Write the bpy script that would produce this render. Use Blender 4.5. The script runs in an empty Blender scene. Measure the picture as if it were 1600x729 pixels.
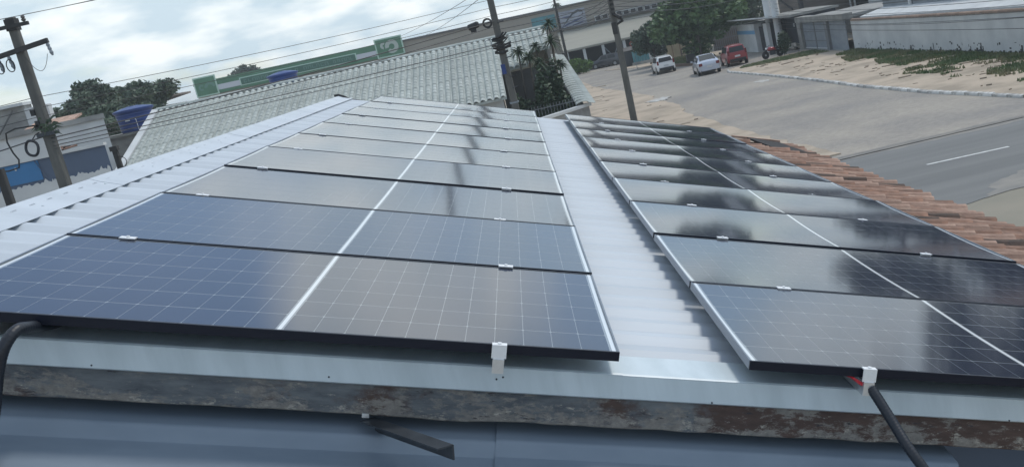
import bpy, math, random
from mathutils import Vector, Matrix, noise as mnoise
import numpy as np
R = math.radians
random.seed(7)
SC = bpy.context.scene
COL = SC.collection

# ------------------------------------------------------------------ camera
cam = bpy.data.cameras.new('camera'); camo = bpy.data.objects.new('camera', cam); COL.objects.link(camo)
RX, RY, RZ = ((0.97033481, -0.12625761, -0.20617801), (-0.22692474, -0.1814504, -0.95685993), (0.0833976, 0.97526139, -0.20471861))
M = Matrix.Identity(4)
for i in range(3):
    M[i][0] = RX[i]; M[i][1] = -RY[i]; M[i][2] = -RZ[i]
M[0][3], M[1][3], M[2][3] = 1.8811, -3.1623, 5.6
camo.matrix_world = M
cam.sensor_width = 36.0; cam.lens = 36.0 * 1621.7 / 1600.0
cam.shift_x = -0.1288; cam.shift_y = 0.0
cam.clip_start = 0.05; cam.clip_end = 4000
SC.camera = camo

# ------------------------------------------------------------------ sky, sun, exposure
SUN_EL, SUN_AZ = 60.0, 68.0      # azimuth measured from +Y towards +X
W = bpy.data.worlds.new('World'); SC.world = W; W.use_nodes = True
nt = W.node_tree; nt.nodes.clear()
N = nt.nodes.new; Lk = nt.links.new
out = N('ShaderNodeOutputWorld'); mix = N('ShaderNodeMixShader')
sky = N('ShaderNodeTexSky'); sky.sky_type = 'NISHITA'; sky.sun_disc = False
sky.sun_elevation = R(SUN_EL); sky.sun_rotation = R(SUN_AZ); sky.air_density = 1.0; sky.dust_density = 0.6; sky.ozone_density = 1.5
bg1 = N('ShaderNodeBackground'); bg1.inputs[1].default_value = 0.14; Lk(sky.outputs[0], bg1.inputs[0])
tc = N('ShaderNodeTexCoord')
sep = N('ShaderNodeSeparateXYZ'); Lk(tc.outputs['Generated'], sep.inputs[0])
def mth(op, a, b=None, tree=nt):
    n = tree.nodes.new('ShaderNodeMath'); n.operation = op
    for i, v in enumerate((a, b)):
        if v is None: continue
        if isinstance(v, (int, float)): n.inputs[i].default_value = v
        else: tree.links.new(v, n.inputs[i])
    return n.outputs[0]
zz = mth('ADD', mth('MAXIMUM', sep.outputs[2], 0.0), 0.30)
cmb = N('ShaderNodeCombineXYZ')
Lk(mth('DIVIDE', sep.outputs[0], zz), cmb.inputs[0]); Lk(mth('DIVIDE', sep.outputs[1], zz), cmb.inputs[1])
cl = N('ShaderNodeTexNoise'); cl.inputs['Scale'].default_value = 1.5; cl.inputs['Detail'].default_value = 7.0; cl.inputs['Roughness'].default_value = 0.52
mp = N('ShaderNodeMapping'); mp.inputs['Location'].default_value = (0.4, 2.2, 0.0); Lk(cmb.outputs[0], mp.inputs[0]); Lk(mp.outputs[0], cl.inputs[0])
cr = N('ShaderNodeValToRGB'); cr.color_ramp.elements[0].position = 0.45; cr.color_ramp.elements[1].position = 0.56
cr.color_ramp.elements[0].color = (0.12, 0.12, 0.12, 1); cr.color_ramp.elements[1].color = (1, 1, 1, 1)
Lk(mth('ADD', cl.outputs[0], mth('MULTIPLY', mth('MAXIMUM', mth('SUBTRACT', 0.17, sep.outputs[2]), 0.0), 1.0)), cr.inputs[0])
cl2 = N('ShaderNodeTexNoise'); cl2.inputs['Scale'].default_value = 5.0; cl2.inputs['Detail'].default_value = 5.0; Lk(mp.outputs[0], cl2.inputs[0])
cr2 = N('ShaderNodeValToRGB'); cr2.color_ramp.elements[0].position = 0.40; cr2.color_ramp.elements[1].position = 0.64
cr2.color_ramp.elements[0].color = (0.54, 0.66, 0.74, 1); cr2.color_ramp.elements[1].color = (0.88, 0.93, 0.935, 1)
Lk(cl2.outputs[0], cr2.inputs[0])
bg2 = N('ShaderNodeBackground'); bg2.inputs[1].default_value = 1.08; Lk(cr2.outputs[0], bg2.inputs[0])
Lk(cr.outputs[0], mix.inputs[0]); Lk(bg1.outputs[0], mix.inputs[1]); Lk(bg2.outputs[0], mix.inputs[2]); Lk(mix.outputs[0], out.inputs[0])
sun = bpy.data.lights.new('sun', 'SUN'); suno = bpy.data.objects.new('sun', sun); COL.objects.link(suno)
sun.energy = 1.5; sun.angle = R(10.0); sun.color = (1.0, 0.95, 0.88)
sd = Vector((math.sin(R(SUN_AZ)) * math.cos(R(SUN_EL)), math.cos(R(SUN_AZ)) * math.cos(R(SUN_EL)), math.sin(R(SUN_EL))))
suno.rotation_euler = sd.to_track_quat('Z', 'Y').to_euler()
SC.view_settings.view_transform = 'Standard'; SC.view_settings.look = 'None'
SC.view_settings.exposure = 0.18; SC.view_settings.gamma = 1.0
try: SC.cycles.max_bounces = 6
except Exception: pass

# ------------------------------------------------------------------ materials
def mat(name, col, rough=0.7, metal=0.0, spec=0.5, var=0.0, scale=4.0, stretch=(1, 1, 1), col2=None, bump=0.0, bscale=None, ramp=(0.35, 0.65), coat=0.0, detail=5.0, coords='Object'):
    """Principled material; colour noise between col and col2 (grain, stains, wear) and a fine bump."""
    m = bpy.data.materials.new(name); m.use_nodes = True
    t = m.node_tree; b = t.nodes['Principled BSDF']
    b.inputs['Base Color'].default_value = (*col, 1); b.inputs['Roughness'].default_value = rough
    b.inputs['Metallic'].default_value = metal; b.inputs['Specular IOR Level'].default_value = spec
    b.inputs['Coat Weight'].default_value = coat; b.inputs['Coat Roughness'].default_value = 0.06
    if var or col2 or bump:
        c = t.nodes.new('ShaderNodeTexCoord'); mpn = t.nodes.new('ShaderNodeMapping'); mpn.inputs['Scale'].default_value = stretch
        t.links.new(c.outputs[coords], mpn.inputs[0])
    if var or col2:
        if col2 is None: col2 = tuple(max(0, x * (1 - var)) for x in col)
        n = t.nodes.new('ShaderNodeTexNoise'); n.inputs['Scale'].default_value = scale; n.inputs['Detail'].default_value = detail; n.inputs['Roughness'].default_value = 0.6
        t.links.new(mpn.outputs[0], n.inputs[0])
        r = t.nodes.new('ShaderNodeValToRGB'); r.color_ramp.elements[0].position, r.color_ramp.elements[1].position = ramp
        r.color_ramp.elements[0].color = (*col2, 1); r.color_ramp.elements[1].color = (*col, 1)
        t.links.new(n.outputs[0], r.inputs[0]); t.links.new(r.outputs[0], b.inputs['Base Color'])
    if bump:
        n2 = t.nodes.new('ShaderNodeTexNoise'); n2.inputs['Scale'].default_value = bscale or scale * 3; n2.inputs['Detail'].default_value = 6
        t.links.new(mpn.outputs[0], n2.inputs[0])
        bn = t.nodes.new('ShaderNodeBump'); bn.inputs['Strength'].default_value = bump; bn.inputs['Distance'].default_value = 0.02
        t.links.new(n2.outputs[0], bn.inputs['Height']); t.links.new(bn.outputs[0], b.inputs['Normal'])
    return m
MT = {}
MT['white_sheet'] = mat('white painted sheet metal', (0.55, 0.60, 0.65), 0.45, 0.0, 0.4, col2=(0.47, 0.515, 0.56), scale=1.3, stretch=(0.35, 3, 1), bump=0.05, bscale=9)
MT['flashing'] = mat('white flashing', (0.58, 0.66, 0.70), 0.38, 0.0, 0.5, col2=(0.48, 0.555, 0.59), scale=2.6, stretch=(3.5, 1, 0.6), bump=0.06, bscale=5)
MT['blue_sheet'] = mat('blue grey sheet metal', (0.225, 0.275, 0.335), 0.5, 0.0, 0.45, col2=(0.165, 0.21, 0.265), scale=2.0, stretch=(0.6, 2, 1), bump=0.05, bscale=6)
MT['alu'] = mat('aluminium', (0.72, 0.74, 0.76), 0.35, 0.75, 0.5, var=0.12, scale=30)
MT['clamp'] = mat('bright clamp aluminium', (0.80, 0.81, 0.82), 0.45, 0.25, 0.5)
MT['frame'] = mat('black anodised frame', (0.006, 0.009, 0.020), 0.42, 0.0, 0.3)
MT['frame_side'] = mat('anodised frame side', (0.20, 0.23, 0.27), 0.33, 0.55, 0.5)  # reflected sky and roof put into this lighter side colour of the black frame
MT['back'] = mat('grey white panel backing', (0.25, 0.275, 0.295), 0.09, 0.0, 0.72)
MT['strip'] = mat('white panel border', (0.68, 0.72, 0.74), 0.10, 0.0, 0.5)
MT['cell'] = mat('solar cell', (0.018, 0.024, 0.052), 0.085, 0.0, 0.72, col2=(0.013, 0.018, 0.042), scale=2.0)
MT['rubber'] = mat('black plastic conduit', (0.012, 0.016, 0.024), 0.45)
MT['red_wire'] = mat('red wire', (0.50, 0.02, 0.03), 0.4)
MT['steel'] = mat('dark steel', (0.055, 0.065, 0.078), 0.5, 0.3, 0.5, var=0.4, scale=14)
MT['concrete'] = mat('concrete', (0.30, 0.30, 0.28), 0.9, col2=(0.20, 0.20, 0.19), scale=1.2, bump=0.2, bscale=30)
MT['pole'] = mat('weathered pole concrete', (0.135, 0.135, 0.125), 0.9, col2=(0.08, 0.08, 0.075), scale=2.0, stretch=(2, 2, 0.5), bump=0.2, bscale=30)
MT['dark_pole'] = mat('dark wood pole', (0.055, 0.055, 0.055), 0.9, var=0.4, scale=4)
MT['wire'] = mat('cable', (0.035, 0.037, 0.04), 0.6)
MT['black'] = mat('black plastic', (0.015, 0.016, 0.018), 0.5)
MT['ceramic'] = mat('insulator ceramic', (0.10, 0.09, 0.085), 0.3)
MT['clay'] = mat('clay tile', (0.38, 0.22, 0.155), 0.9, col2=(0.19, 0.12, 0.09), scale=3.2, stretch=(1, 2.2, 1), bump=0.3, bscale=40, ramp=(0.38, 0.60))
MT['clay2'] = mat('paler clay tile', (0.45, 0.31, 0.24), 0.9, col2=(0.26, 0.165, 0.125), scale=4.0, bump=0.3, bscale=40, ramp=(0.35, 0.6))
MT['dark_board'] = mat('dark tar board', (0.028, 0.024, 0.024), 0.85, var=0.3, scale=6)
MT['sand'] = mat('sandy dirt', (0.44, 0.365, 0.285), 0.95, col2=(0.29, 0.245, 0.19), scale=0.45, ramp=(0.36, 0.56), bump=0.4, bscale=6, detail=9)
MT['ground'] = mat('bare ground', (0.36, 0.31, 0.25), 0.95, col2=(0.22, 0.21, 0.17), scale=0.08, bump=0.3, bscale=3, detail=9)
MT['kerb'] = mat('whitewashed kerb', (0.62, 0.62, 0.60), 0.9, col2=(0.30, 0.29, 0.27), scale=1.6, ramp=(0.40, 0.50))
MT['marking'] = mat('worn road paint', (0.66, 0.67, 0.65), 0.8, var=0.25, scale=6)
MT['roof_white'] = mat('whitened tile', (0.44, 0.475, 0.455), 0.85, col2=(0.27, 0.30, 0.285), scale=1.3, ramp=(0.3, 0.62))
MT['white_wall'] = mat('white wall paint', (0.60, 0.62, 0.62), 0.9, col2=(0.48, 0.50, 0.51), scale=0.6, bump=0.08, bscale=20)
MT['cream'] = mat('cream wall paint', (0.52, 0.45, 0.31), 0.9, var=0.3, scale=0.8)
MT['grey_wall'] = mat('grey render', (0.36, 0.36, 0.345), 0.92, col2=(0.21, 0.21, 0.205), scale=0.7, stretch=(1, 1, 2.0), bump=0.15, bscale=14)
MT['beige_wall'] = mat('beige cladding', (0.36, 0.33, 0.285), 0.9, col2=(0.29, 0.265, 0.23), scale=0.25, stretch=(0.15, 1, 3))
MT['beige_roof'] = mat('beige canopy sheet', (0.37, 0.36, 0.31), 0.85, col2=(0.28, 0.275, 0.24), scale=0.3, stretch=(0.2, 1, 2))
MT['dark_roof'] = mat('dark roof edge', (0.13, 0.13, 0.13), 0.8, var=0.3, scale=0.5)  # also stands in for courtyard shade on two walls of the tiled house
MT['mural_grey'] = mat('blue grey wall paint', (0.10, 0.135, 0.20), 0.85, var=0.15, scale=0.6)  # also stands in for eave shade on our house front
MT['mural_blue'] = mat('bright blue wall paint', (0.055, 0.20, 0.42), 0.8, var=0.15, scale=0.6)
MT['tank'] = mat('blue plastic tank', (0.014, 0.045, 0.20), 0.35, var=0.15, scale=2)
MT['green'] = mat('green sign face', (0.085, 0.225, 0.135), 0.6, col2=(0.07, 0.185, 0.11), scale=0.5)
MT['green_dark'] = mat('dark green sign face', (0.055, 0.15, 0.115), 0.6, col2=(0.045, 0.125, 0.095), scale=0.5)
MT['mint'] = mat('pale mint sign trim', (0.45, 0.62, 0.53), 0.6)
MT['sign_white'] = mat('sign white', (0.55, 0.58, 0.63), 0.6)
MT['letter'] = mat('sign lettering', (0.13, 0.25, 0.20), 0.6)
MT['emblem'] = mat('pale emblem', (0.42, 0.48, 0.44), 0.6)
MT['teal'] = mat('teal board', (0.10, 0.28, 0.32), 0.7, var=0.25, scale=0.5)
MT['lilac'] = mat('pale banner', (0.36, 0.39, 0.46), 0.7, var=0.25, scale=0.6)
MT['navy'] = mat('navy print', (0.05, 0.07, 0.15), 0.7)
MT['void'] = mat('unlit interior shade', (0.035, 0.04, 0.05), 0.9, var=0.4, scale=0.8)  # darkness of shaded interiors put into the colour
MT['gate'] = mat('grey gate sheet', (0.25, 0.28, 0.31), 0.6, col2=(0.19, 0.22, 0.255), scale=0.8, stretch=(1, 1, 3))
MT['gate_frame'] = mat('gate frame', (0.20, 0.21, 0.22), 0.7, var=0.2, scale=2)
MT['coping'] = mat('clay coping', (0.34, 0.24, 0.18), 0.9, var=0.5, scale=1.2)
MT['blue_stripe'] = mat('light blue stripe', (0.15, 0.33, 0.52), 0.8)
MT['leaf'] = mat('leaves', (0.105, 0.185, 0.065), 0.6, col2=(0.050, 0.098, 0.040), scale=0.9, ramp=(0.38, 0.60))
MT['leaf_far'] = mat('far leaves', (0.095, 0.135, 0.085), 0.7, col2=(0.060, 0.088, 0.060), scale=0.5)
MT['leaf_dark'] = mat('dark leaves', (0.065, 0.105, 0.055), 0.6, col2=(0.040, 0.066, 0.040), scale=1.2)
MT['leaf_bright'] = mat('bright leaves', (0.12, 0.22, 0.03), 0.6, col2=(0.07, 0.14, 0.025), scale=1.5)
MT['palm'] = mat('palm leaves', (0.060, 0.10, 0.050), 0.55, col2=(0.03, 0.055, 0.03), scale=2)
MT['grass'] = mat('grass', (0.085, 0.135, 0.055), 0.9, col2=(0.20, 0.19, 0.11), scale=0.55, ramp=(0.36, 0.58))
MT['bark'] = mat('bark', (0.10, 0.085, 0.07), 0.9, var=0.4, scale=5, bump=0.4)
MT['brown_kerb'] = mat('brown kerb', (0.16, 0.105, 0.075), 0.9, var=0.3, scale=2)
MT['tarp'] = mat('dried slurry', (0.52, 0.53, 0.52), 0.8, col2=(0.36, 0.34, 0.31), scale=2.5)
MT['paint_white'] = mat('white car paint', (0.78, 0.79, 0.79), 0.3, 0, 0.5, coat=0.8)
MT['paint_silver'] = mat('silver car paint', (0.46, 0.49, 0.56), 0.32, 0.35, 0.5, coat=0.8)
MT['paint_red'] = mat('red car paint', (0.28, 0.018, 0.028), 0.3, 0, 0.5, coat=0.8)
MT['paint_dark'] = mat('dark car paint', (0.03, 0.035, 0.045), 0.3, 0, 0.5, coat=0.8)
MT['glass'] = mat('dark car glass', (0.018, 0.022, 0.028), 0.12, 0, 0.3)
MT['tyre'] = mat('tyre', (0.014, 0.014, 0.015), 0.85)
MT['rim'] = mat('wheel rim', (0.30, 0.31, 0.32), 0.4, 0.5)
MT['lamp_red'] = mat('tail lamp', (0.16, 0.012, 0.014), 0.2)
MT['lamp_clear'] = mat('headlamp', (0.6, 0.62, 0.63), 0.15)
MT['plate'] = mat('licence plate', (0.55, 0.56, 0.57), 0.5)
MT['red_sign'] = mat('red sign', (0.45, 0.07, 0.06), 0.5)
MT['rubble'] = mat('pale rubble', (0.5, 0.47, 0.42), 0.95, var=0.5, scale=3)
MT['moss'] = mat('dark damp stain', (0.055, 0.06, 0.06), 0.95, var=0.3, scale=3)
MT['brown_wall'] = mat('brown boarded wall', (0.22, 0.19, 0.165), 0.9, col2=(0.13, 0.11, 0.10), scale=0.5, stretch=(0.3, 0.3, 4))

def weathered_wood():
    m = mat('weathered painted fascia board', (0.15, 0.14, 0.135), 0.85)
    t = m.node_tree; b = t.nodes['Principled BSDF']
    c = t.nodes.new('ShaderNodeTexCoord')
    def noise(sc, st, det=8, ro=0.65, loc=(0, 0, 0)):
        mp_ = t.nodes.new('ShaderNodeMapping'); mp_.inputs['Scale'].default_value = st; mp_.inputs['Location'].default_value = loc
        t.links.new(c.outputs['Object'], mp_.inputs[0])
        n = t.nodes.new('ShaderNodeTexNoise'); n.inputs['Scale'].default_value = sc; n.inputs['Detail'].default_value = det; n.inputs['Roughness'].default_value = ro
        t.links.new(mp_.outputs[0], n.inputs[0]); return n.outputs[0]
    def ramp(fac, p0, p1, c0, c1):
        r = t.nodes.new('ShaderNodeValToRGB'); r.color_ramp.elements[0].position = p0; r.color_ramp.elements[1].position = p1
        r.color_ramp.elements[0].color = (*c0, 1); r.color_ramp.elements[1].color = (*c1, 1); t.links.new(fac, r.inputs[0]); return r.outputs[0]
    def mixc(f, a, b2):
        x = t.nodes.new('ShaderNodeMix'); x.data_type = 'RGBA'; t.links.new(f, x.inputs[0]); t.links.new(a, x.inputs[6]); t.links.new(b2, x.inputs[7]); return x.outputs[2]
    base = ramp(noise(6, (1, 1, 4)), 0.35, 0.68, (0.075, 0.085, 0.097), (0.165, 0.178, 0.185))
    # bare red-brown timber: patches everywhere, and the whole right end of the board
    brown = ramp(noise(14, (0.6, 1, 2.5)), 0.3, 0.7, (0.050, 0.034, 0.030), (0.105, 0.068, 0.056))
    sp = t.nodes.new('ShaderNodeSeparateXYZ'); t.links.new(c.outputs['Object'], sp.inputs[0])
    def mm(op, a, b_):
        n = t.nodes.new('ShaderNodeMath'); n.operation = op; n.use_clamp = op == 'SUBTRACT'
        for i, v in enumerate((a, b_)):
            if isinstance(v, (int, float)): n.inputs[i].default_value = v
            else: t.links.new(v, n.inputs[i])
        return n.outputs[0]
    right = mm('MULTIPLY', mm('SUBTRACT', sp.outputs[0], 2.35), 1.1)
    f1 = ramp(mm('ADD', noise(2.6, (1, 1, 1.6), loc=(3, 1, 2)), mm('MINIMUM', right, 0.35)), 0.57, 0.66, (0, 0, 0), (1, 1, 1))
    c1 = mixc(f1, base, brown)
    # flaking pale paint, more of it on the lower half of the board
    low = mm('MULTIPLY', mm('SUBTRACT', -.205, sp.outputs[2]), 1.3)
    pale0 = ramp(noise(40, (1, 1, 1)), 0.3, 0.7, (0.15, 0.14, 0.13), (0.26, 0.245, 0.22))
    fl = ramp(mm('ADD', noise(8, (1, 1, 2.4), det=12, ro=0.78, loc=(2, 8, 3)), low), 0.53, 0.60, (0, 0, 0), (1, 1, 1))
    c1 = mixc(fl, c1, pale0)
    pale = ramp(noise(40, (1, 1, 1)), 0.3, 0.7, (0.27, 0.255, 0.225), (0.42, 0.395, 0.34))
    f2 = ramp(mm('ADD', noise(15, (1, 1, 2.0), det=12, ro=0.8, loc=(9, 4, 1)), mm('MULTIPLY', low, .6)), 0.60, 0.65, (0, 0, 0), (1, 1, 1))
    c2 = mixc(f2, c1, pale)
    f3 = ramp(noise(17, (0.8, 1, 3.0), det=10, ro=0.7, loc=(1, 7, 5)), 0.60, 0.66, (0, 0, 0), (1, 1, 1))
    dk = ramp(noise(30, (1, 1, 1)), 0.3, 0.7, (0.03, 0.03, 0.035), (0.05, 0.045, 0.05))
    c3 = mixc(f3, c2, dk)
    t.links.new(c3, b.inputs['Base Color'])
    bn = t.nodes.new('ShaderNodeBump'); bn.inputs['Strength'].default_value = 0.6; bn.inputs['Distance'].default_value = 0.006
    t.links.new(noise(22, (0.5, 1, 3), det=10), bn.inputs['Height']); t.links.new(bn.outputs[0], b.inputs['Normal'])
    return m
MT['wood'] = weathered_wood()
def objvar(key, amt):
    """each object of this material gets its own slight shade (age of the piece)"""
    t = MT[key].node_tree; b = t.nodes['Principled BSDF']; src = b.inputs['Base Color'].links[0].from_socket
    oi = t.nodes.new('ShaderNodeObjectInfo'); ma = t.nodes.new('ShaderNodeMath'); ma.operation = 'MULTIPLY_ADD'; ma.inputs[1].default_value = amt; ma.inputs[2].default_value = 1 - amt / 2
    t.links.new(oi.outputs['Random'], ma.inputs[0]); mx = t.nodes.new('ShaderNodeVectorMath'); mx.operation = 'SCALE'
    t.links.new(src, mx.inputs[0]); t.links.new(ma.outputs[0], mx.inputs['Scale']); t.links.new(mx.outputs[0], b.inputs['Base Color'])
for k_, a_ in (('roof_white', .22), ('clay', .4), ('clay2', .35), ('kerb', .45), ('cell', .12), ('coping', .4)): objvar(k_, a_)

def paving(name, c1, c2, mortar, scale, bw=0.5, rh=0.25, patch=None):
    m = mat(name, c1, 0.92); t = m.node_tree; b = t.nodes['Principled BSDF']
    c = t.nodes.new('ShaderNodeTexCoord')
    br = t.nodes.new('ShaderNodeTexBrick'); br.inputs['Scale'].default_value = scale; br.inputs['Color1'].default_value = (*c1, 1); br.inputs['Color2'].default_value = (*c2, 1)
    br.inputs['Mortar'].default_value = (*mortar, 1); br.inputs['Mortar Size'].default_value = 0.02; br.inputs['Brick Width'].default_value = bw; br.inputs['Row Height'].default_value = rh
    nz = t.nodes.new('ShaderNodeTexNoise'); nz.inputs['Scale'].default_value = 1.5; t.links.new(c.outputs['Object'], nz.inputs[0])
    ad = t.nodes.new('ShaderNodeVectorMath'); ad.operation = 'SCALE'; ad.inputs['Scale'].default_value = 0.12; t.links.new(nz.outputs['Color'], ad.inputs[0])
    ad2 = t.nodes.new('ShaderNodeVectorMath'); ad2.operation = 'ADD'; t.links.new(c.outputs['Object'], ad2.inputs[0]); t.links.new(ad.outputs[0], ad2.inputs[1])
    t.links.new(ad2.outputs[0], br.inputs['Vector'])
    n = t.nodes.new('ShaderNodeTexNoise'); n.inputs['Scale'].default_value = 0.22; n.inputs['Detail'].default_value = 8; t.links.new(c.outputs['Object'], n.inputs[0])
    r = t.nodes.new('ShaderNodeValToRGB'); r.color_ramp.elements[0].position = 0.35; r.color_ramp.elements[1].position = 0.65
    r.color_ramp.elements[0].color = (0.78, 0.78, 0.80, 1); r.color_ramp.elements[1].color = (1.12, 1.08, 1.02, 1); t.links.new(n.outputs[0], r.inputs[0])
    mx = t.nodes.new('ShaderNodeMix'); mx.data_type = 'RGBA'; mx.blend_type = 'MULTIPLY'; mx.inputs[0].default_value = 1.0
    t.links.new(br.outputs['Color'], mx.inputs[6]); t.links.new(r.outputs[0], mx.inputs[7]); t.links.new(mx.outputs[2], b.inputs['Base Color'])
    bn = t.nodes.new('ShaderNodeBump'); bn.inputs['Strength'].default_value = 0.5; bn.inputs['Distance'].default_value = 0.02; bn.invert = True
    t.links.new(br.outputs['Fac'], bn.inputs['Height']); t.links.new(bn.outputs[0], b.inputs['Normal'])
    return m
MT['cobble'] = paving('paving stones', (0.37, 0.35, 0.32), (0.29, 0.275, 0.255), (0.20, 0.185, 0.16), 3.0)
MT['asphalt'] = mat('asphalt', (0.185, 0.188, 0.184), 0.85, col2=(0.135, 0.139, 0.138), scale=0.8, stretch=(0.09, 1, 1), bump=0.15, bscale=60, detail=10)
MT['dust'] = mat('dusty road edge', (0.27, 0.255, 0.23), 0.95, col2=(0.20, 0.195, 0.185), scale=1.4)

# ------------------------------------------------------------------ mesh helpers
class MB:
    def __init__(s): s.v = []; s.f = []
    def add(s, vs, fs):
        o = len(s.v); s.v += [tuple(p) for p in vs]; s.f += [tuple(i + o for i in f) for f in fs]; return s
    def box(s, c, d, rot=None):
        x, y, z = (k / 2 for k in d)
        vs = [Vector((a * x, b * y, e * z)) for e in (-1, 1) for b in (-1, 1) for a in (-1, 1)]
        if rot is not None: vs = [rot @ p for p in vs]
        c = Vector(c)
        return s.add([p + c for p in vs], [(0, 2, 3, 1), (4, 5, 7, 6), (0, 1, 5, 4), (2, 6, 7, 3), (0, 4, 6, 2), (1, 3, 7, 5)])
    def span(s, a, b):
        return s.box([(p + q) / 2 for p, q in zip(a, b)], [abs(q - p) for p, q in zip(a, b)])
    def quad(s, a, b, c, d): return s.add([a, b, c, d], [(0, 1, 2, 3)])
    def beam(s, p, q, w, h, up=(0, 0, 1)):
        p, q = Vector(p), Vector(q); d = (q - p); l = d.length; d.normalize(); sx = d.cross(Vector(up))
        if sx.length < 1e-4: sx = d.cross(Vector((0, 1, 0)))
        sx.normalize(); u = sx.cross(d)
        rot = Matrix((sx, d, u)).transposed()
        return s.box((p + q) / 2, (w, l, h), rot)
    def slab(s, poly, z0, z1):
        n = len(poly); vs = [(x, y, z1) for x, y in poly] + [(x, y, z0) for x, y in poly]
        fs = [tuple(range(n)), tuple(range(2 * n - 1, n - 1, -1))] + [(i, i + n, (i + 1) % n + n, (i + 1) % n) for i in range(n)]
        return s.add(vs, fs)
    def tube(s, path, r, n=8, cap=True):
        P = [Vector(p) for p in path]; rings = []; rr = r if isinstance(r, (list, tuple)) else [r] * len(P)
        prev = None
        for i, p in enumerate(P):
            d = (P[min(i + 1, len(P) - 1)] - P[max(i - 1, 0)]).normalized()
            a = Vector((0, 0, 1)) if abs(d.z) < 0.9 else Vector((1, 0, 0))
            x = d.cross(a).normalized() if prev is None else (prev - d * prev.dot(d)).normalized()
            prev = x; y = d.cross(x)
            rings.append([p + (x * math.cos(2 * math.pi * k / n) + y * math.sin(2 * math.pi * k / n)) * rr[i] for k in range(n)])
        vs = [q for g in rings for q in g]
        fs = [(i * n + k, i * n + (k + 1) % n, (i + 1) * n + (k + 1) % n, (i + 1) * n + k) for i in range(len(P) - 1) for k in range(n)]
        if cap: fs += [tuple(range(n - 1, -1, -1)), tuple((len(P) - 1) * n + k for k in range(n))]
        return s.add(vs, fs)
    def lathe(s, prof, c=(0, 0, 0), n=16, axis=None):
        vs = []; 
        for r, z in prof:
            for k in range(n):
                p = Vector((r * math.cos(2 * math.pi * k / n), r * math.sin(2 * math.pi * k / n), z))
                if axis is not None: p = axis @ p
                vs.append(p + Vector(c))
        m = len(prof)
        fs = [(i * n + k, i * n + (k + 1) % n, (i + 1) * n + (k + 1) % n, (i + 1) * n + k) for i in range(m - 1) for k in range(n)]
        fs += [tuple(range(n - 1, -1, -1)), tuple((m - 1) * n + k for k in range(n))]
        return s.add(vs, fs)
    def strip(s, rows, thick=None):
        """rows: list of equally long point lists -> surface; with thickness vector it becomes a closed sheet"""
        m, n = len(rows), len(rows[0]); vs = [p for r in rows for p in r]
        fs = [(i * n + k, i * n + k + 1, (i + 1) * n + k + 1, (i + 1) * n + k) for i in range(m - 1) for k in range(n - 1)]
        if thick is not None:
            T = Vector(thick); o = len(vs); vs = vs + [Vector(p) - T for p in vs]
            fs += [tuple(reversed([j + o for j in f])) for f in fs]
            for k in range(n - 1):
                fs.append((k + 1, k, k + o, k + 1 + o)); e = (m - 1) * n; fs.append((e + k, e + k + 1, e + k + 1 + o, e + k + o))
            for i in range(m - 1):
                fs.append((i * n, (i + 1) * n, (i + 1) * n + o, i * n + o)); fs.append(((i + 1) * n + n - 1, i * n + n - 1, i * n + n - 1 + o, (i + 1) * n + n - 1 + o))
        return s.add(vs, fs)
    def mesh(s, name, m, smooth=False):
        me = bpy.data.meshes.new(name); me.from_pydata([tuple(p) for p in s.v], [], s.f); me.materials.append(MT[m] if isinstance(m, str) else m)
        if smooth: me.polygons.foreach_set('use_smooth', [True] * len(me.polygons))
        me.update(); return me
    def build(s, name, m, parent=None, smooth=False):
        return link(name, s.mesh(name, m, smooth), parent)
def link(name, me, parent=None, mw=None):
    o = bpy.data.objects.new(name, me); COL.objects.link(o)
    if parent is not None: o.parent = parent
    if mw is not None: o.matrix_local = mw
    return o
def tag(o, label=None, cat=None, group=None, kind=None):
    if label: o['label'] = label
    if cat: o['category'] = cat
    if group: o['group'] = group
    if kind: o['kind'] = kind
    return o
def thing(name, label, cat, loc=(0, 0, 0), rz=0.0, group=None):
    o = bpy.data.objects.new(name, None); COL.objects.link(o); o.location = loc; o.rotation_euler = (0, 0, rz)
    o.empty_display_size = 0.3
    return tag(o, label, cat, group)
def smooth_angle(o, deg=40):
    me = o.data; me.polygons.foreach_set('use_smooth', [True] * len(me.polygons))
    try: me.set_sharp_from_angle(angle=R(deg))
    except Exception: pass
    return o

# ------------------------------------------------------------------ the setting: ground, roads, verges
g = MB(); g.quad((-700, -200, 0), (700, -200, 0), (700, 1100, 0), (-700, 1100, 0)); tag(g.build('ground', 'ground'), kind='structure')
g = MB(); g.slab([(9.2, 27.4), (40, 27.4), (40, 31.5), (18.6, 31.5), (19.6, 60), (25, 74), (25, 100), (22.8, 112), (17, 119), (12.5, 124.5), (-30, 127.5), (-30, 118), (7.4, 106), (8.0, 90), (9.2, 76), (9.5, 60), (9.3, 45)], -0.3, 0.006); tag(g.build('paved_street', 'cobble'), kind='structure')
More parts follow.
